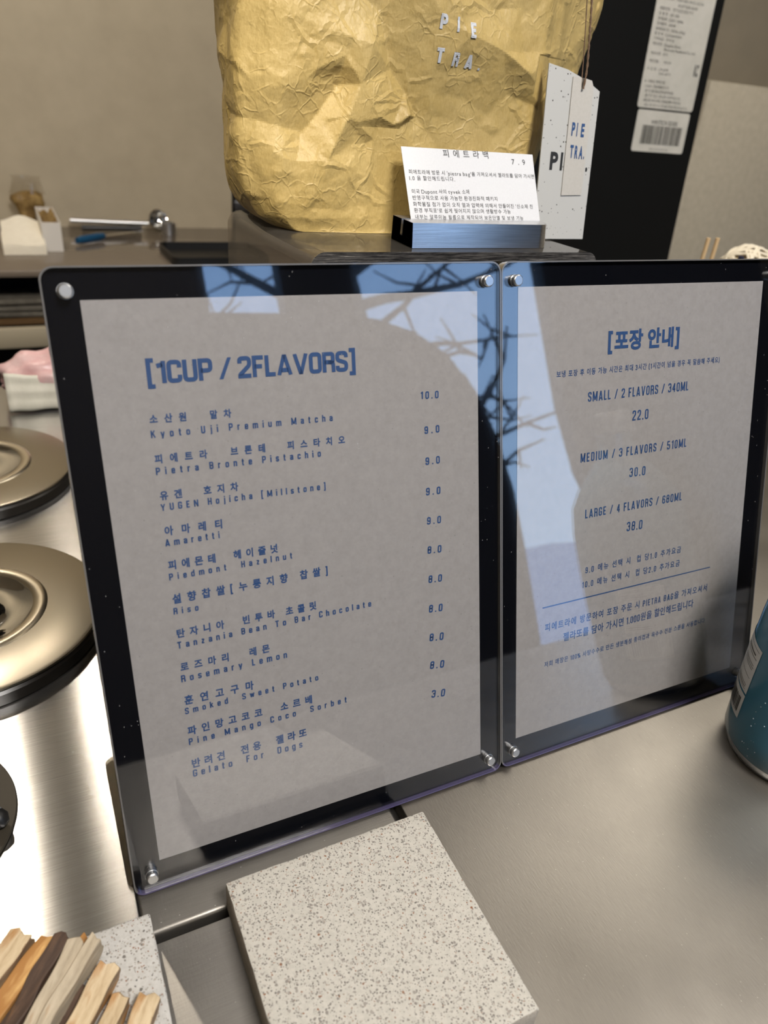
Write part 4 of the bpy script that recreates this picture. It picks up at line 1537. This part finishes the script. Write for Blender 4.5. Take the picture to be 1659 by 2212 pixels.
out, inn = arch(-0.1190, 0.1190, 0.300, TH, 0.0105)
bm = bmesh.new()
rows = []
for y, sh_, yy in ((-0.066, 0.0, 0.0), (0.092, -0.0125, 0.0)):
    O_ = [bm.verts.new((p[0] + sh_, y - p[0] * 0.02, p[1] + 0.0005 if p[1] == 0 else p[1])) for p in out]
    I_ = [bm.verts.new((p[0] + sh_, y - p[0] * 0.02, p[1] + 0.0005 if p[1] == 0 else p[1])) for p in inn]
    rows.append((O_, I_))
n = len(out)
(a, b), (c, d) = rows
for i in range(n - 1):
    bm.faces.new((a[i], a[i + 1], b[i + 1], b[i]))
    bm.faces.new((c[i], d[i], d[i + 1], c[i + 1]))
    bm.faces.new((a[i], c[i], c[i + 1], a[i + 1]))
    bm.faces.new((b[i], b[i + 1], d[i + 1], d[i]))
bm.faces.new((a[0], b[0], d[0], c[0]))
bm.faces.new((a[-1], c[-1], d[-1], b[-1]))
bmesh.ops.recalc_face_normals(bm, faces=bm.faces)
link_mesh('bent_sheet', bm, M['riser'], t, smooth=35)
# polished front edge of the bent sheet, highlight streaks painted in its colour
em, nt_, b_ = new_mat('polished_riser_edge')
nt_.links.new(ramp(nt_, noise(nt_, coords(nt_, (9, 1, 260)), 6, 4, 0.7), [(0.40, (0.012, 0.012, 0.013)), (0.62, (0.10, 0.095, 0.09)), (0.75, (0.42, 0.40, 0.36))]), b_.inputs['Base Color'])
b_.inputs['Roughness'].default_value = 0.10
b_.inputs['Coat Weight'].default_value = 1.0
bm = bmesh.new()
fr0 = [bm.verts.new((p[0], -0.0663 - p[0] * 0.02, p[1] + (0.0006 if p[1] == 0 else 0.0001))) for p in out]
fr1 = [bm.verts.new((p[0], -0.0663 - p[0] * 0.02, p[1] + (0.0006 if p[1] == 0 else 0.0))) for p in inn]
bk0 = [bm.verts.new((p[0], -0.0655 - p[0] * 0.02, p[1] + (0.0006 if p[1] == 0 else 0.0001))) for p in out]
bk1 = [bm.verts.new((p[0], -0.0655 - p[0] * 0.02, p[1] + (0.0006 if p[1] == 0 else 0.0))) for p in inn]
for i in range(len(out) - 1):
    bm.faces.new((fr0[i], fr0[i + 1], fr1[i + 1], fr1[i]))
    bm.faces.new((fr0[i], bk0[i], bk0[i + 1], fr0[i + 1]))
    bm.faces.new((fr1[i], fr1[i + 1], bk1[i + 1], bk1[i]))
bmesh.ops.recalc_face_normals(bm, faces=bm.faces)
e_ = link_mesh('front_edge', bm, em, t, smooth=35)
e_['label'] = 'thick polished front edge with painted highlight streaks'

# ================================================================== crumpled bag
def pwl(points, res, x0, x1, z0, z1):
    """piecewise linear surface through random points, sampled on a grid: sharp paper facets"""
    verts = [Vector((p[0], p[1])) for p in points]
    vo, eo, fo, *_ = geometry.delaunay_2d_cdt(verts, [], [], 0, 1e-7)
    key = {(round(p[0], 7), round(p[1], 7)): p[2] for p in points}
    hh = []
    for v in vo:
        k = (round(v.x, 7), round(v.y, 7))
        hh.append(key.get(k, 0.0))
    nx_, nz_ = res
    X = np.linspace(x0, x1, nx_)
    Z = np.linspace(z0, z1, nz_)
    XX, ZZ = np.meshgrid(X, Z, indexing='ij')
    H = np.zeros_like(XX)
    for f in fo:
        A, B, C_ = [vo[i] for i in f[:3]]
        ha, hb, hc = [hh[i] for i in f[:3]]
        den = (B.y - C_.y) * (A.x - C_.x) + (C_.x - B.x) * (A.y - C_.y)
        if abs(den) < 1e-12:
            continue
        xa, xb = min(A.x, B.x, C_.x), max(A.x, B.x, C_.x)
        za, zb = min(A.y, B.y, C_.y), max(A.y, B.y, C_.y)
        i0, i1 = np.searchsorted(X, xa - 1e-9), np.searchsorted(X, xb + 1e-9)
        j0, j1 = np.searchsorted(Z, za - 1e-9), np.searchsorted(Z, zb + 1e-9)
        if i0 >= i1 or j0 >= j1:
            continue
        xx, zz = XX[i0:i1, j0:j1], ZZ[i0:i1, j0:j1]
        l1 = ((B.y - C_.y) * (xx - C_.x) + (C_.x - B.x) * (zz - C_.y)) / den
        l2 = ((C_.y - A.y) * (xx - C_.x) + (A.x - C_.x) * (zz - C_.y)) / den
        l3 = 1 - l1 - l2
        m_ = (l1 >= -1e-6) & (l2 >= -1e-6) & (l3 >= -1e-6)
        H[i0:i1, j0:j1][m_] = (l1 * ha + l2 * hb + l3 * hc)[m_]
    return H


LOW = [(-.062, .362), (-.063, .345), (-.063, .315), (-.062, .290), (-.056, .274), (.0, .270), (.08, .270), (.134, .270), (.143, .279), (.148, .31), (.149, .34), (.146, .362)]
UP = [(-.070, .380), (-.090, .352), (-.096, .320), (-.094, .292), (-.072, .275), (.0, .273), (.08, .273), (.136, .275), (.150, .288), (.176, .315), (.186, .345), (.172, .380)]
NX, NZ = 360, 300
ZT = 0.60
low = np.array(LOW)
up = np.array(UP)
arc = np.concatenate([[0], np.cumsum(np.linalg.norm(np.diff(up, axis=0), axis=1))])
S = np.linspace(0, arc[-1], NX)
Zs = 0.3002 + (ZT - 0.3002) * np.linspace(0, 1, NZ) ** 1.15
lowS = np.stack([np.interp(S, arc, low[:, k]) for k in (0, 1)], 1)
upS = np.stack([np.interp(S, arc, up[:, k]) for k in (0, 1)], 1)
ker = np.hanning(13)
ker /= ker.sum()


def smooth1(a):
    p = np.pad(a, ((6, 6), (0, 0)), mode='edge')
    return np.stack([np.convolve(p[:, k], ker, 'valid') for k in (0, 1)], 1)


lowS, upS = smooth1(lowS), smooth1(upS)
q = np.clip((Zs - 0.3002) / 0.040, 0, 1)
T = np.sqrt(1 - (1 - q) ** 2)
# right wing flares out with height
fl = np.interp(Zs, [0.30, 0.34, 0.38, 0.415, 0.47, 0.60], [-0.02, -0.005, 0.012, 0.040, 0.055, 0.06])
xs_ = np.clip((S[None, :] - arc[8]) / (arc[10] - arc[8]), 0, 1)
PX = lowS[:, 0][:, None] * (1 - T)[None, :] + upS[:, 0][:, None] * T[None, :]
PY = lowS[:, 1][:, None] * (1 - T)[None, :] + upS[:, 1][:, None] * T[None, :]
PX = PX + (xs_.T * fl[None, :])
PX = PX - 0.006 * np.clip(1 - S[:, None] / arc[3], 0, 1) * np.clip((Zs[None, :] - 0.36) / 0.07, 0, 1.3)
PZ = np.repeat(Zs[None, :], NX, 0)
rs = np.random.RandomState(4)
# pronounced folds on the front face: points (x, z) and height of the ridge
FOLDS = [
    ([(.020, .462), (.033, .451), (.046, .440), (.066, .434), (.095, .427), (.122, .415)], 0.0065),
    ([(-.009, .421), (-.016, .398), (-.025, .376), (-.038, .349), (-.042, .332)], 0.0065),
    ([(-.045, .405), (-.028, .413)], 0.0040), ([(.009, .408), (.022, .395), (.033, .380)], -0.0045),
    ([(.024, .381), (.010, .369), (-.008, .361)], 0.0040), ([(.051, .364), (.058, .350)], -0.003),
    ([(-.100, .403), (-.087, .397), (-.077, .390)], 0.0045), ([(-.097, .359), (-.085, .357), (-.070, .349)], 0.0045),
    ([(-.073, .322), (-.056, .318), (-.042, .325)], 0.0050), ([(-.060, .347), (-.087, .371), (-.055, .397)], 0.0030),
    ([(-.059, .310), (-.049, .317)], 0.0035), ([(.028, .341), (.016, .328)], 0.0020),
    ([(-.043, .427), (-.049, .411), (-.062, .399)], 0.0035), ([(-.019, .360), (-.005, .343)], 0.0025),
    ([(-.030, .395), (-.045, .375), (-.055, .365)], -0.0045), ([(-.002, .440), (-.020, .450)], -0.003),
    ([(.070, .395), (.095, .385), (.110, .400)], -0.0035), ([(.080, .450), (.110, .455)], -0.003)]
fm = (upS[:, 1] < 0.30) & (S < arc[9])
fx, fs_ = upS[fm, 0], S[fm]
order = np.argsort(fx)
ridge = [(float(np.interp(x, fx[order], fs_[order])), z, h) for line, h in FOLDS for x, z in line]


def facets(cnt, amp, ridges, keep):
    pts = []
    for a, b, h in zip(rs.uniform(-.02, arc[-1] + .02, cnt), rs.uniform(.28, ZT + .02, cnt), rs.uniform(-amp, amp, cnt)):
        if all(math.hypot(a - r_[0], b - r_[1]) > keep for r_ in ridges):
            pts.append((float(a), float(b), float(h)))
    pts += [(float(a), float(b), float(h)) for a, b, h in ridges]
    pts += [(x, z, 0.0) for x in (-.03, arc[-1] + .03) for z in (.27, ZT + .03)]
    gx = (400, 330)
    Gd = pwl(pts, gx, 0, arc[-1], 0.30, ZT)
    fi = S / arc[-1] * (gx[0] - 1)
    fj = (Zs - 0.30) / (ZT - 0.30) * (gx[1] - 1)
    i0 = np.clip(fi.astype(int), 0, gx[0] - 2)
    j0 = np.clip(fj.astype(int), 0, gx[1] - 2)
    a_ = (fi - i0)[:, None]
    b_ = (fj - j0)[None, :]
    return Gd[i0][:, j0] * (1 - a_) * (1 - b_) + Gd[i0 + 1][:, j0] * a_ * (1 - b_) + Gd[i0][:, j0 + 1] * (1 - a_) * b_ + Gd[i0 + 1][:, j0 + 1] * a_ * b_


D = facets(230, 0.0016, ridge, 0.014) + facets(800, 0.0010, [], 0) + facets(3000, 0.00045, [], 0)
fade = np.clip((PZ - 0.3002) / 0.010, 0, 1)
D = D * fade
# keep clear of the tags that lean on the bag
ra = np.clip((PX - 0.120) / 0.012, 0, 1) * np.clip((0.440 - PZ) / 0.012, 0, 1)
rb = np.clip((PX + 0.045) / 0.045, 0, 1) * np.clip((0.152 - PX) / 0.014, 0, 1) * np.clip((0.392 - PZ) / 0.020, 0, 1)
lim = 0.014 + (0.0006 - 0.014) * np.maximum(ra, rb)
D = np.minimum(D, lim)
# outward normals from the outline
gx_, gy_ = np.gradient(PX, axis=0), np.gradient(PY, axis=0)
ln = np.hypot(gx_, gy_) + 1e-9
NXn, NYn = gy_ / ln, -gx_ / ln
PX2, PY2 = PX + NXn * D, PY + NYn * D
bag = empty('paper_bag', (0.04, 0.32, 0.300), 'crumpled ochre paper bag standing on the smoky acrylic riser', 'bag')
co = np.stack([PX2 - 0.04, PY2 - 0.32, PZ - 0.300], 2)
idx = np.arange(NX * NZ).reshape(NX, NZ)
faces = np.stack([idx[:-1, :-1], idx[1:, :-1], idx[1:, 1:], idx[:-1, 1:]], 2).reshape(-1, 4)
back = np.stack([idx[-1, :-1], idx[0, :-1], idx[0, 1:], idx[-1, 1:]], 1)
faces = np.concatenate([faces, back]).tolist()
faces.append(idx[:, 0][::-1].tolist())
me = bpy.data.meshes.new('bag_body')
me.from_pydata(co.reshape(-1, 3).tolist(), [], faces)
me.materials.append(M['bag'])
me.shade_smooth()
me.set_sharp_from_angle(angle=radians(9))
bb = bpy.data.objects.new('bag_body', me)
COL.objects.link(bb)
bb.parent = bag


# letters follow the crumpled front
def on_bag(o):
    for v in o.data.vertices:
        x, z = v.co.x, v.co.z
        j = int(np.clip(np.searchsorted(Zs, z), 0, NZ - 1))
        col_x = PX2[:, j]
        k = np.where(PY[:, j] < 0.30)[0]
        i = k[np.argmin(np.abs(col_x[k] - x))]
        v.co = Vector((x - 0.04, PY2[i, j] - 0.32 - 0.00045, z - 0.300))


for s, x, z, w, h in (('P', .0400, .4350, .0070, .0085), ('I', .0535, .4345, .0022, .0088), ('E', .0650, .4325, .0070, .0085),
                      ('T', .0405, .4150, .0072, .0088), ('R', .0540, .4140, .0076, .0086), ('A', .0655, .4135, .0085, .0086), ('.', .0770, .4132, .0020, .0088)):
    o = lettering(s, (x, 0, z), (1, 0, 0), (0, 0, 1), w, h, M['ink_white'], bag, stroke=0.25, kx=1.5, subdiv=3)
    on_bag(o)

# ================================================================== card holder and card
t = empty('card_holder', (0.069, 0.2325, 0.3003), 'brushed metal card holder on the riser in front of the bag', 'holder')
x0, x1 = -0.061, 0.0605


def plan(ya, yb, front_):
    pts = [(x0, ya)]
    if front_:
        r = 0.011
        for i in range(8):
            a = -pi / 2 + (pi / 2) * i / 7
            pts.append((x1 - r + r * cos(a), ya + r + r * sin(a)))
        pts.append((x1, yb))
    else:
        r = 0.011
        pts.append((x1, ya))
        for i in range(8):
            a = (pi / 2) * i / 7
            pts.append((x1 - r + r * cos(a), yb - r + r * sin(a)))
    pts.append((x0, yb))
    return pts


bm = bm_prism(plan(-0.0165, 0.0005, True), 0.0, 0.0165)
bm_prism(plan(0.0036, 0.0175, False), 0.0, 0.0165, 'Z', bm)
bm_prism([(x0, 0.0005), (x1, 0.0005), (x1, 0.0036), (x0, 0.0036)], 0.0, 0.0055, 'Z', bm)
for v in bm.verts:
    if v.co.y < -0.0005 and v.co.z > 0.01:
        v.co.y += 0.0026
o = link_mesh('block', bm, brushed('brushed_aluminium', 'X', (0.82, 0.82, 0.83), 0.30, 0.7, 30, 1800, 0.35), t, smooth=30)
uv_project(o, True)
sl = box('slot_lining', (x0 - 0.0002, 0.0006, 0.0055), (x0 + 0.010, 0.0035, 0.0155), clear_cover('clear_lining', (0.9, 0.92, 0.95)), t)
sl['label'] = 'clear plastic end of the slot'

t = empty('price_card', (0.0, 0.0, 0.0), 'small white card with black Korean text standing in metal holder', 'card')
CB = Vector((0.0149, 0.2352, 0.3170))
CU = Vector((1, 0, 0))
ang = math.atan(0.58)
CV = Vector((0, sin(ang), cos(ang)))
CN = CU.cross(CV)
CW, CH = 0.1150, 0.0513
t.location = CB
bm = bmesh.new()
ts = []
for off in (0.0, -0.00035):
    ts.append([bm.verts.new(CU * a + CV * b + CN * off) for a, b in ((0, 0), (CW, 0), (CW + 0.0010, CH), (0, CH))])
bm.faces.new(ts[0])
bm.faces.new(ts[1][::-1])
for i in range(4):
    j = (i + 1) % 4
    bm.faces.new((ts[0][i], ts[1][i], ts[1][j], ts[0][j]))
# part of the card that goes down in the slot
sl_ = [bm.verts.new(Vector((a, b, c))) for a, b, c in ((0.0, 0, 0), (CW, 0, 0), (CW, -0.0012, -0.0105), (0.0, -0.0012, -0.0105))]
bm.faces.new(sl_)
bmesh.ops.recalc_face_normals(bm, faces=bm.faces)
cm_ = link_mesh('card_sheet', bm, M['white_card'], t)
for s, ax, az, bx, bz, h in CARD_LINES:
    A = CU * (ax * CW) + CV * (az * CH) + CN * 0.00012
    B = CU * (bx * CW) + CV * (bz * CH) + CN * 0.00012
    U = (B - A)
    wd = U.length
    U.normalize()
    V = CN.cross(U)
    if s.startswith('피 에'):
        h *= 0.98
    lettering(s, A, U, V, wd, h * CH * 0.95, M['ink_black'], cm_, weight='thin')

# ================================================================== tags leaning on the bag
TV = Vector((0, 0.15, 1)).normalized()
TU = Vector((1, 0, 0))
TN = TU.cross(TV)


def tg(x, z, off=0.0):
    return Vector((x, 0.25 + 0.15 * (z - 0.30), z)) + TN * off


def tag_plate(name, pts, o0, o1, mat, parent, org):
    bm = bmesh.new()
    a = [bm.verts.new(tg(p[0], p[1], o0) - org) for p in pts]
    b = [bm.verts.new(tg(p[0], p[1], o1) - org) for p in pts]
    bm.faces.new(a[::-1])
    bm.faces.new(b)
    for i in range(len(pts)):
        j = (i + 1) % len(pts)
        bm.faces.new((a[i], a[j], b[j], b[i]))
    bmesh.ops.recalc_face_normals(bm, faces=bm.faces)
    return link_mesh(name, bm, mat, parent)


org = Vector((0.163, 0.25, 0.3005))
t = empty('speckled_card', org, 'tall grey speckled card with bold black letters leaning on the bag', 'card')
c1 = tag_plate('card_board', [(0.1371, 0.3006), (0.1888, 0.3006), (0.1886, 0.4085), (0.1815, 0.4118), (0.1795, 0.4146), (0.1690, 0.4165), (0.1552, 0.4206), (0.1371, 0.4233)], -0.0005, 0.0005, M['tag_card'], t, org)
for ch_, x_, w_ in (('P', 0.1463, 0.0085), ('I', 0.1566, 0.0028), ('E', 0.1602, 0.0070), ('.', 0.1828, 0.0024)):
    lettering(ch_, tg(x_, 0.3522, 0.0007) - org, TU, TV, w_, 0.0125, M['ink_black'], c1, weight='heavy')
org = Vector((0.171, 0.262, 0.375))
t = empty('hang_tag', org, 'small plain grey hang tag with blue letters over the speckled card', 'tag')
c2 = tag_plate('tag_board', [(0.1608, 0.3334), (0.1813, 0.3341), (0.1816, 0.4080), (0.1806, 0.4120), (0.1790, 0.4150), (0.1706, 0.4163), (0.1702, 0.4095), (0.1692, 0.4095), (0.1688, 0.4163), (0.1604, 0.4163)], 0.0009, 0.0014, M['tag_plain'], t, org)
for s, x, z, w, h in (('P', .1640, .3768, .0036, .0092), ('I', .1690, .3766, .0011, .0092), ('E', .1734, .3764, .0036, .0092),
                      ('T', .1646, .3612, .0036, .0090), ('R', .1694, .3610, .0034, .0090), ('A', .1738, .3608, .0040, .0090), ('.', .1786, .3608, .0010, .0088)):
    lettering(s, tg(x, z, 0.0016) - org, TU, TV, w, h, M['ink'], c2, weight='heavy')
bm = bmesh.new()
for ph in (0, pi):
    path = []
    for i in range(90):
        u = i / 89
        z = 0.4090 + 0.11 * u
        xc = 0.1697 + 0.0020 * sin(min(1, u * 6) * pi / 2) - 0.0100 * u ** 1.2
        yc = 0.2655 + 0.12 * (z - 0.409) - 0.0025
        a = u * 60 + ph
        path.append(Vector((xc + 0.00045 * cos(a), yc + 0.00045 * sin(a), z)) - org)
    bm_tube(path, 0.00052, 6, bm)
st = link_mesh('cord', bm, M['string'], t, smooth=60)
st['label'] = 'brown twisted cord'
path = [Vector((0.1697 + 0.0012 * u - 0.0135 * u ** 1.3, 0.2660 + 0.012 * u, 0.4090 + 0.11 * u)) - org for u in [i / 20 for i in range(21)]]
link_mesh('cord', bm_tube(path, 0.00045, 6), M['string'], t, smooth=60)

# ================================================================== stone slabs
t = empty('stone_slab', (-0.1355, -0.082, 0.0), 'thick pale speckled square stone slab in the front centre', 'slab')


def stone(lo, hi, mat, parent, seed, chip=0.0006):
    bm = bm_box(lo, hi, 0.0012, 2)
    bmesh.ops.subdivide_edges(bm, edges=[e for e in bm.edges if e.calc_length() > 0.02], cuts=28, use_grid_fill=True)
    rg = random.Random(seed)
    for v in bm.verts:
        ex = min(v.co.x - lo[0], hi[0] - v.co.x)
        ey = min(v.co.y - lo[1], hi[1] - v.co.y)
        ez = min(v.co.z - lo[2], hi[2] - v.co.z)
        if sum(1 for q_ in (ex, ey, ez) if q_ < 0.0015) >= 2 and v.co.z > lo[2] + 0.002:
            c = Vector(((lo[0] + hi[0]) / 2, (lo[1] + hi[1]) / 2, v.co.z - 0.002))
            v.co += (c - v.co).normalized() * rg.random() ** 3 * chip
    o = link_mesh('slab_body', bm, mat, parent, smooth=30, mats=[mat, M['stone_side']])
    for p in o.data.polygons:
        if abs(p.normal.z) < 0.5:
            p.material_index = 1
    return o


stone((-0.0610, -0.0600, 0.0003), (0.0605, 0.0600, 0.0215), M['terrazzo'], t, 1)
t = empty('stone_slab', (-0.296, -0.077, 0.0010), 'thin grey speckled stone slab under the wood sticks', 'slab')
stone((-0.0610, -0.0610, 0.0002), (0.0605, 0.0610, 0.0092), M['terrazzo_fine'], t, 2)

# ================================================================== wood sticks
STK = [
    # end (right/top), direction point, width, top height, thickness, material, label
    ((-.2945, -.0150), (-.3098, -.0305), .0115, .0300, .0090, 'wood_pale', 'leftmost pale wood stick in the pile, cut end lit'),
    ((-.2835, -.0200), (-.3075, -.0440), .0090, .0262, .0100, 'wood_orange', 'pale wood stick with orange streaks, next to the leftmost one'),
    ((-.2765, -.0235), (-.3020, -.0510), .0080, .0290, .0090, 'wood_dark', 'dark brown wood stick in the middle of the pile'),
    ((-.2710, -.0290), (-.2925, -.0560), .0085, .0300, .0085, 'wood_grey', 'greyish wood stick right of the dark brown one'),
    ((-.2655, -.0240), (-.2930, -.0530), .0090, .0205, .0090, 'wood_orange', 'orange ended wood stick lying under the greyish sticks'),
    ((-.2628, -.0305), (-.2868, -.0580), .0062, .0305, .0125, 'wood_grey', 'narrow grey wood stick standing on edge'),
    ((-.2690, -.0450), (-.2830, -.0610), .0075, .0170, .0070, 'wood_dark', 'short dark stick low in the shade between two pale ones'),
    ((-.2583, -.0405), (-.2742, -.0630), .0102, .0215, .0110, 'wood_pale', 'longest pale stick on right half, twisted yellow grain'),
    ((-.2555, -.0555), (-.2635, -.0690), .0085, .0190, .0090, 'wood_pale', 'second wood stick from the right, plain pale top'),
    ((-.2435, -.0605), (-.2520, -.0740), .0105, .0180, .0080, 'wood_pale', 'rightmost pale wood stick with a ragged end'),
]
for k, (e, p, w, ztop, th, mt, lb) in enumerate(STK):
    d = (Vector((p[0] - e[0], p[1] - e[1], 0))).normalized()
    L = 0.075
    rg = random.Random(40 + k)
    bm = bm_box((0, -w / 2, -th), (L, w / 2, 0), 0.0004, 1)
    bmesh.ops.subdivide_edges(bm, edges=[e_ for e_ in bm.edges if e_.calc_length() > 0.03], cuts=24)
    bmesh.ops.subdivide_edges(bm, edges=[e_ for e_ in bm.edges if 0.004 < e_.calc_length()], cuts=2, use_grid_fill=True)
    ph = [rg.uniform(0, 6.28) for _ in range(6)]
    for v in bm.verts:
        x, y, z = v.co
        v.co.y += 0.0007 * sin(x * 90 + ph[0]) + 0.0004 * sin(x * 260 + ph[1] + z * 300)
        v.co.z += (0.0005 * sin(x * 110 + ph[2] + y * 200) + 0.0003 * sin(x * 330 + ph[3])) * (1 if z > -th / 2 else 0.3)
        if x < 0.002:
            v.co.x += 0.0011 * sin(y * 700 + ph[4]) + 0.0007 * sin(z * 900 + ph[5])
    side = {'wood_pale': 'wood_bark', 'wood_orange': 'wood_orange_side', 'wood_dark': 'wood_dark', 'wood_grey': 'wood_bark'}[mt]
    o = link_mesh('wood_stick', bm, M[mt], None, smooth=35, mats=[M[mt], M[side]])
    for p_ in o.data.polygons:
        if abs(p_.normal.y) > 0.75 and (k != 5):
            p_.material_index = 1
    o.location = (e[0], e[1], ztop)
    o.rotation_euler = (rg.uniform(-0.12, 0.12), 0.03 + (ztop - th - 0.0105) * 0.0, math.atan2(d.y, d.x))
    tag(o, lb, 'stick', 'wood sticks piled on the thin slab')
    # lower ends rest on the slab
    drop = ztop - th - 0.0102
    o.rotation_euler.y = math.atan2(max(0.0, drop), L * 0.9)

# ================================================================== blue bottle
t = empty('blue_bottle', (0.2085, -0.0635, 0.0002), 'translucent blue bottle with white barcode label, cut by the right edge', 'bottle')
prof = [(0.0, 0.0020), (0.030, 0.0010), (0.036, 0.0), (0.0395, 0.0015), (0.0415, 0.0060), (0.0425, 0.0095)]
link_mesh('base', bm_lathe(prof, 72), M['bottle_base'], t, smooth=60)
BOT = [(0.0425, 0.0095), (0.0445, 0.013), (0.0456, 0.030), (0.0468, 0.050), (0.0482, 0.080), (0.0490, 0.110), (0.0488, 0.140), (0.0460, 0.163),
       (0.036, 0.182), (0.022, 0.198), (0.0150, 0.206), (0.0145, 0.222), (0.0, 0.223)]
link_mesh('body', bm_lathe(BOT, 72), M['bottle_blue'], t, smooth=60)
prof = [(0.0, 0.0105), (0.039, 0.0108), (0.0415, 0.016), (0.0418, 0.145), (0.034, 0.165), (0.0, 0.170)]
link_mesh('content', bm_lathe(prof, 64), M['bottle_core'], t, smooth=60)
prof = [(0.0, 0.2232), (0.0165, 0.2235), (0.0175, 0.2245), (0.0175, 0.2400), (0.0165, 0.2420), (0.0, 0.2422)]
link_mesh('cap', bm_lathe(prof, 48), M['chrome_dull'], t, smooth=40)


def wrap(a, z, r=0.0451):
    r = float(np.interp(z, [p_[1] for p_ in BOT[:8]], [p_[0] for p_ in BOT[:8]])) + (r - 0.0448)
    return Vector((r * cos(a), r * sin(a), z))


def patch(name, a0, a1, z0, z1, mat, parent, r=0.0451, n=16):
    bm = bmesh.new()
    rows_ = []
    for i in range(n + 1):
        a = a0 + (a1 - a0) * i / n
        rows_.append([bm.verts.new(wrap(a, z0 + (z1 - z0) * k / 5, r)) for k in range(6)])
    for p_, q_ in zip(rows_, rows_[1:]):
        for k in range(5):
            bm.faces.new((p_[k], q_[k], q_[k + 1], p_[k + 1]))
    return link_mesh(name, bm, mat, parent, smooth=60)


A0, A1 = radians(112), radians(156)
lb1 = patch('label', A0, A1, 0.0545, 0.0925, M['label_white'], t)
lb1['label'] = 'white printed label strip'
lb2 = patch('label', A0, A1, 0.0320, 0.0528, M['label_white'], t)
lb2['label'] = 'white barcode label'
bm = bmesh.new()
a = A0 + 0.22
rg = random.Random(8)
while a < A1 - 0.08:
    w = rg.choice((0.010, 0.018, 0.028))
    bm.faces.new([bm.verts.new(p_) for p_ in (wrap(a, 0.0355, 0.0453), wrap(a + w, 0.0355, 0.0453), wrap(a + w, 0.0485, 0.0453), wrap(a, 0.0485, 0.0453))])
    a += w + rg.choice((0.010, 0.018))
link_mesh('barcode', bm, M['ink_grey'], lb2)
bm = bmesh.new()
for z, a0, a1, h in ((0.0565, .30, .70, .0004), (0.0580, .30, .68, .0006), (0.0600, .30, .70, .0004), (0.0670, .20, .72, .0003), (0.0740, .34, .70, .0004),
                     (0.0757, .34, .72, .0004), (0.0775, .34, .70, .0004), (0.0830, .25, .72, .0004), (0.0850, .30, .66, .0010), (0.0895, .20, .72, .0003)):
    n = 12
    for i in range(n):
        u0, u1 = a0 + (a1 - a0) * i / n, a0 + (a1 - a0) * (i + 1) / n
        bm.faces.new([bm.verts.new(p_) for p_ in (wrap(A0 + u0, z, .0453), wrap(A0 + u1, z, .0453), wrap(A0 + u1, z + h, .0453), wrap(A0 + u0, z + h, .0453))])
link_mesh('printed_rules', bm, M['ink_grey'], lb1)
bm = bmesh.new()
rg = random.Random(12)
for i in range(34):
    a = radians(rg.uniform(170, 240))
    z = 0.014 + 0.05 * rg.random() ** 1.5
    bmesh.ops.create_uvsphere(bm, u_segments=8, v_segments=6, radius=rg.uniform(0.00022, 0.0005), matrix=Matrix.Translation(wrap(a, z, 0.0446)))
dr = link_mesh('droplets', bm, M['ink_bottle'], t, smooth=60)
dr['kind'] = 'stuff'
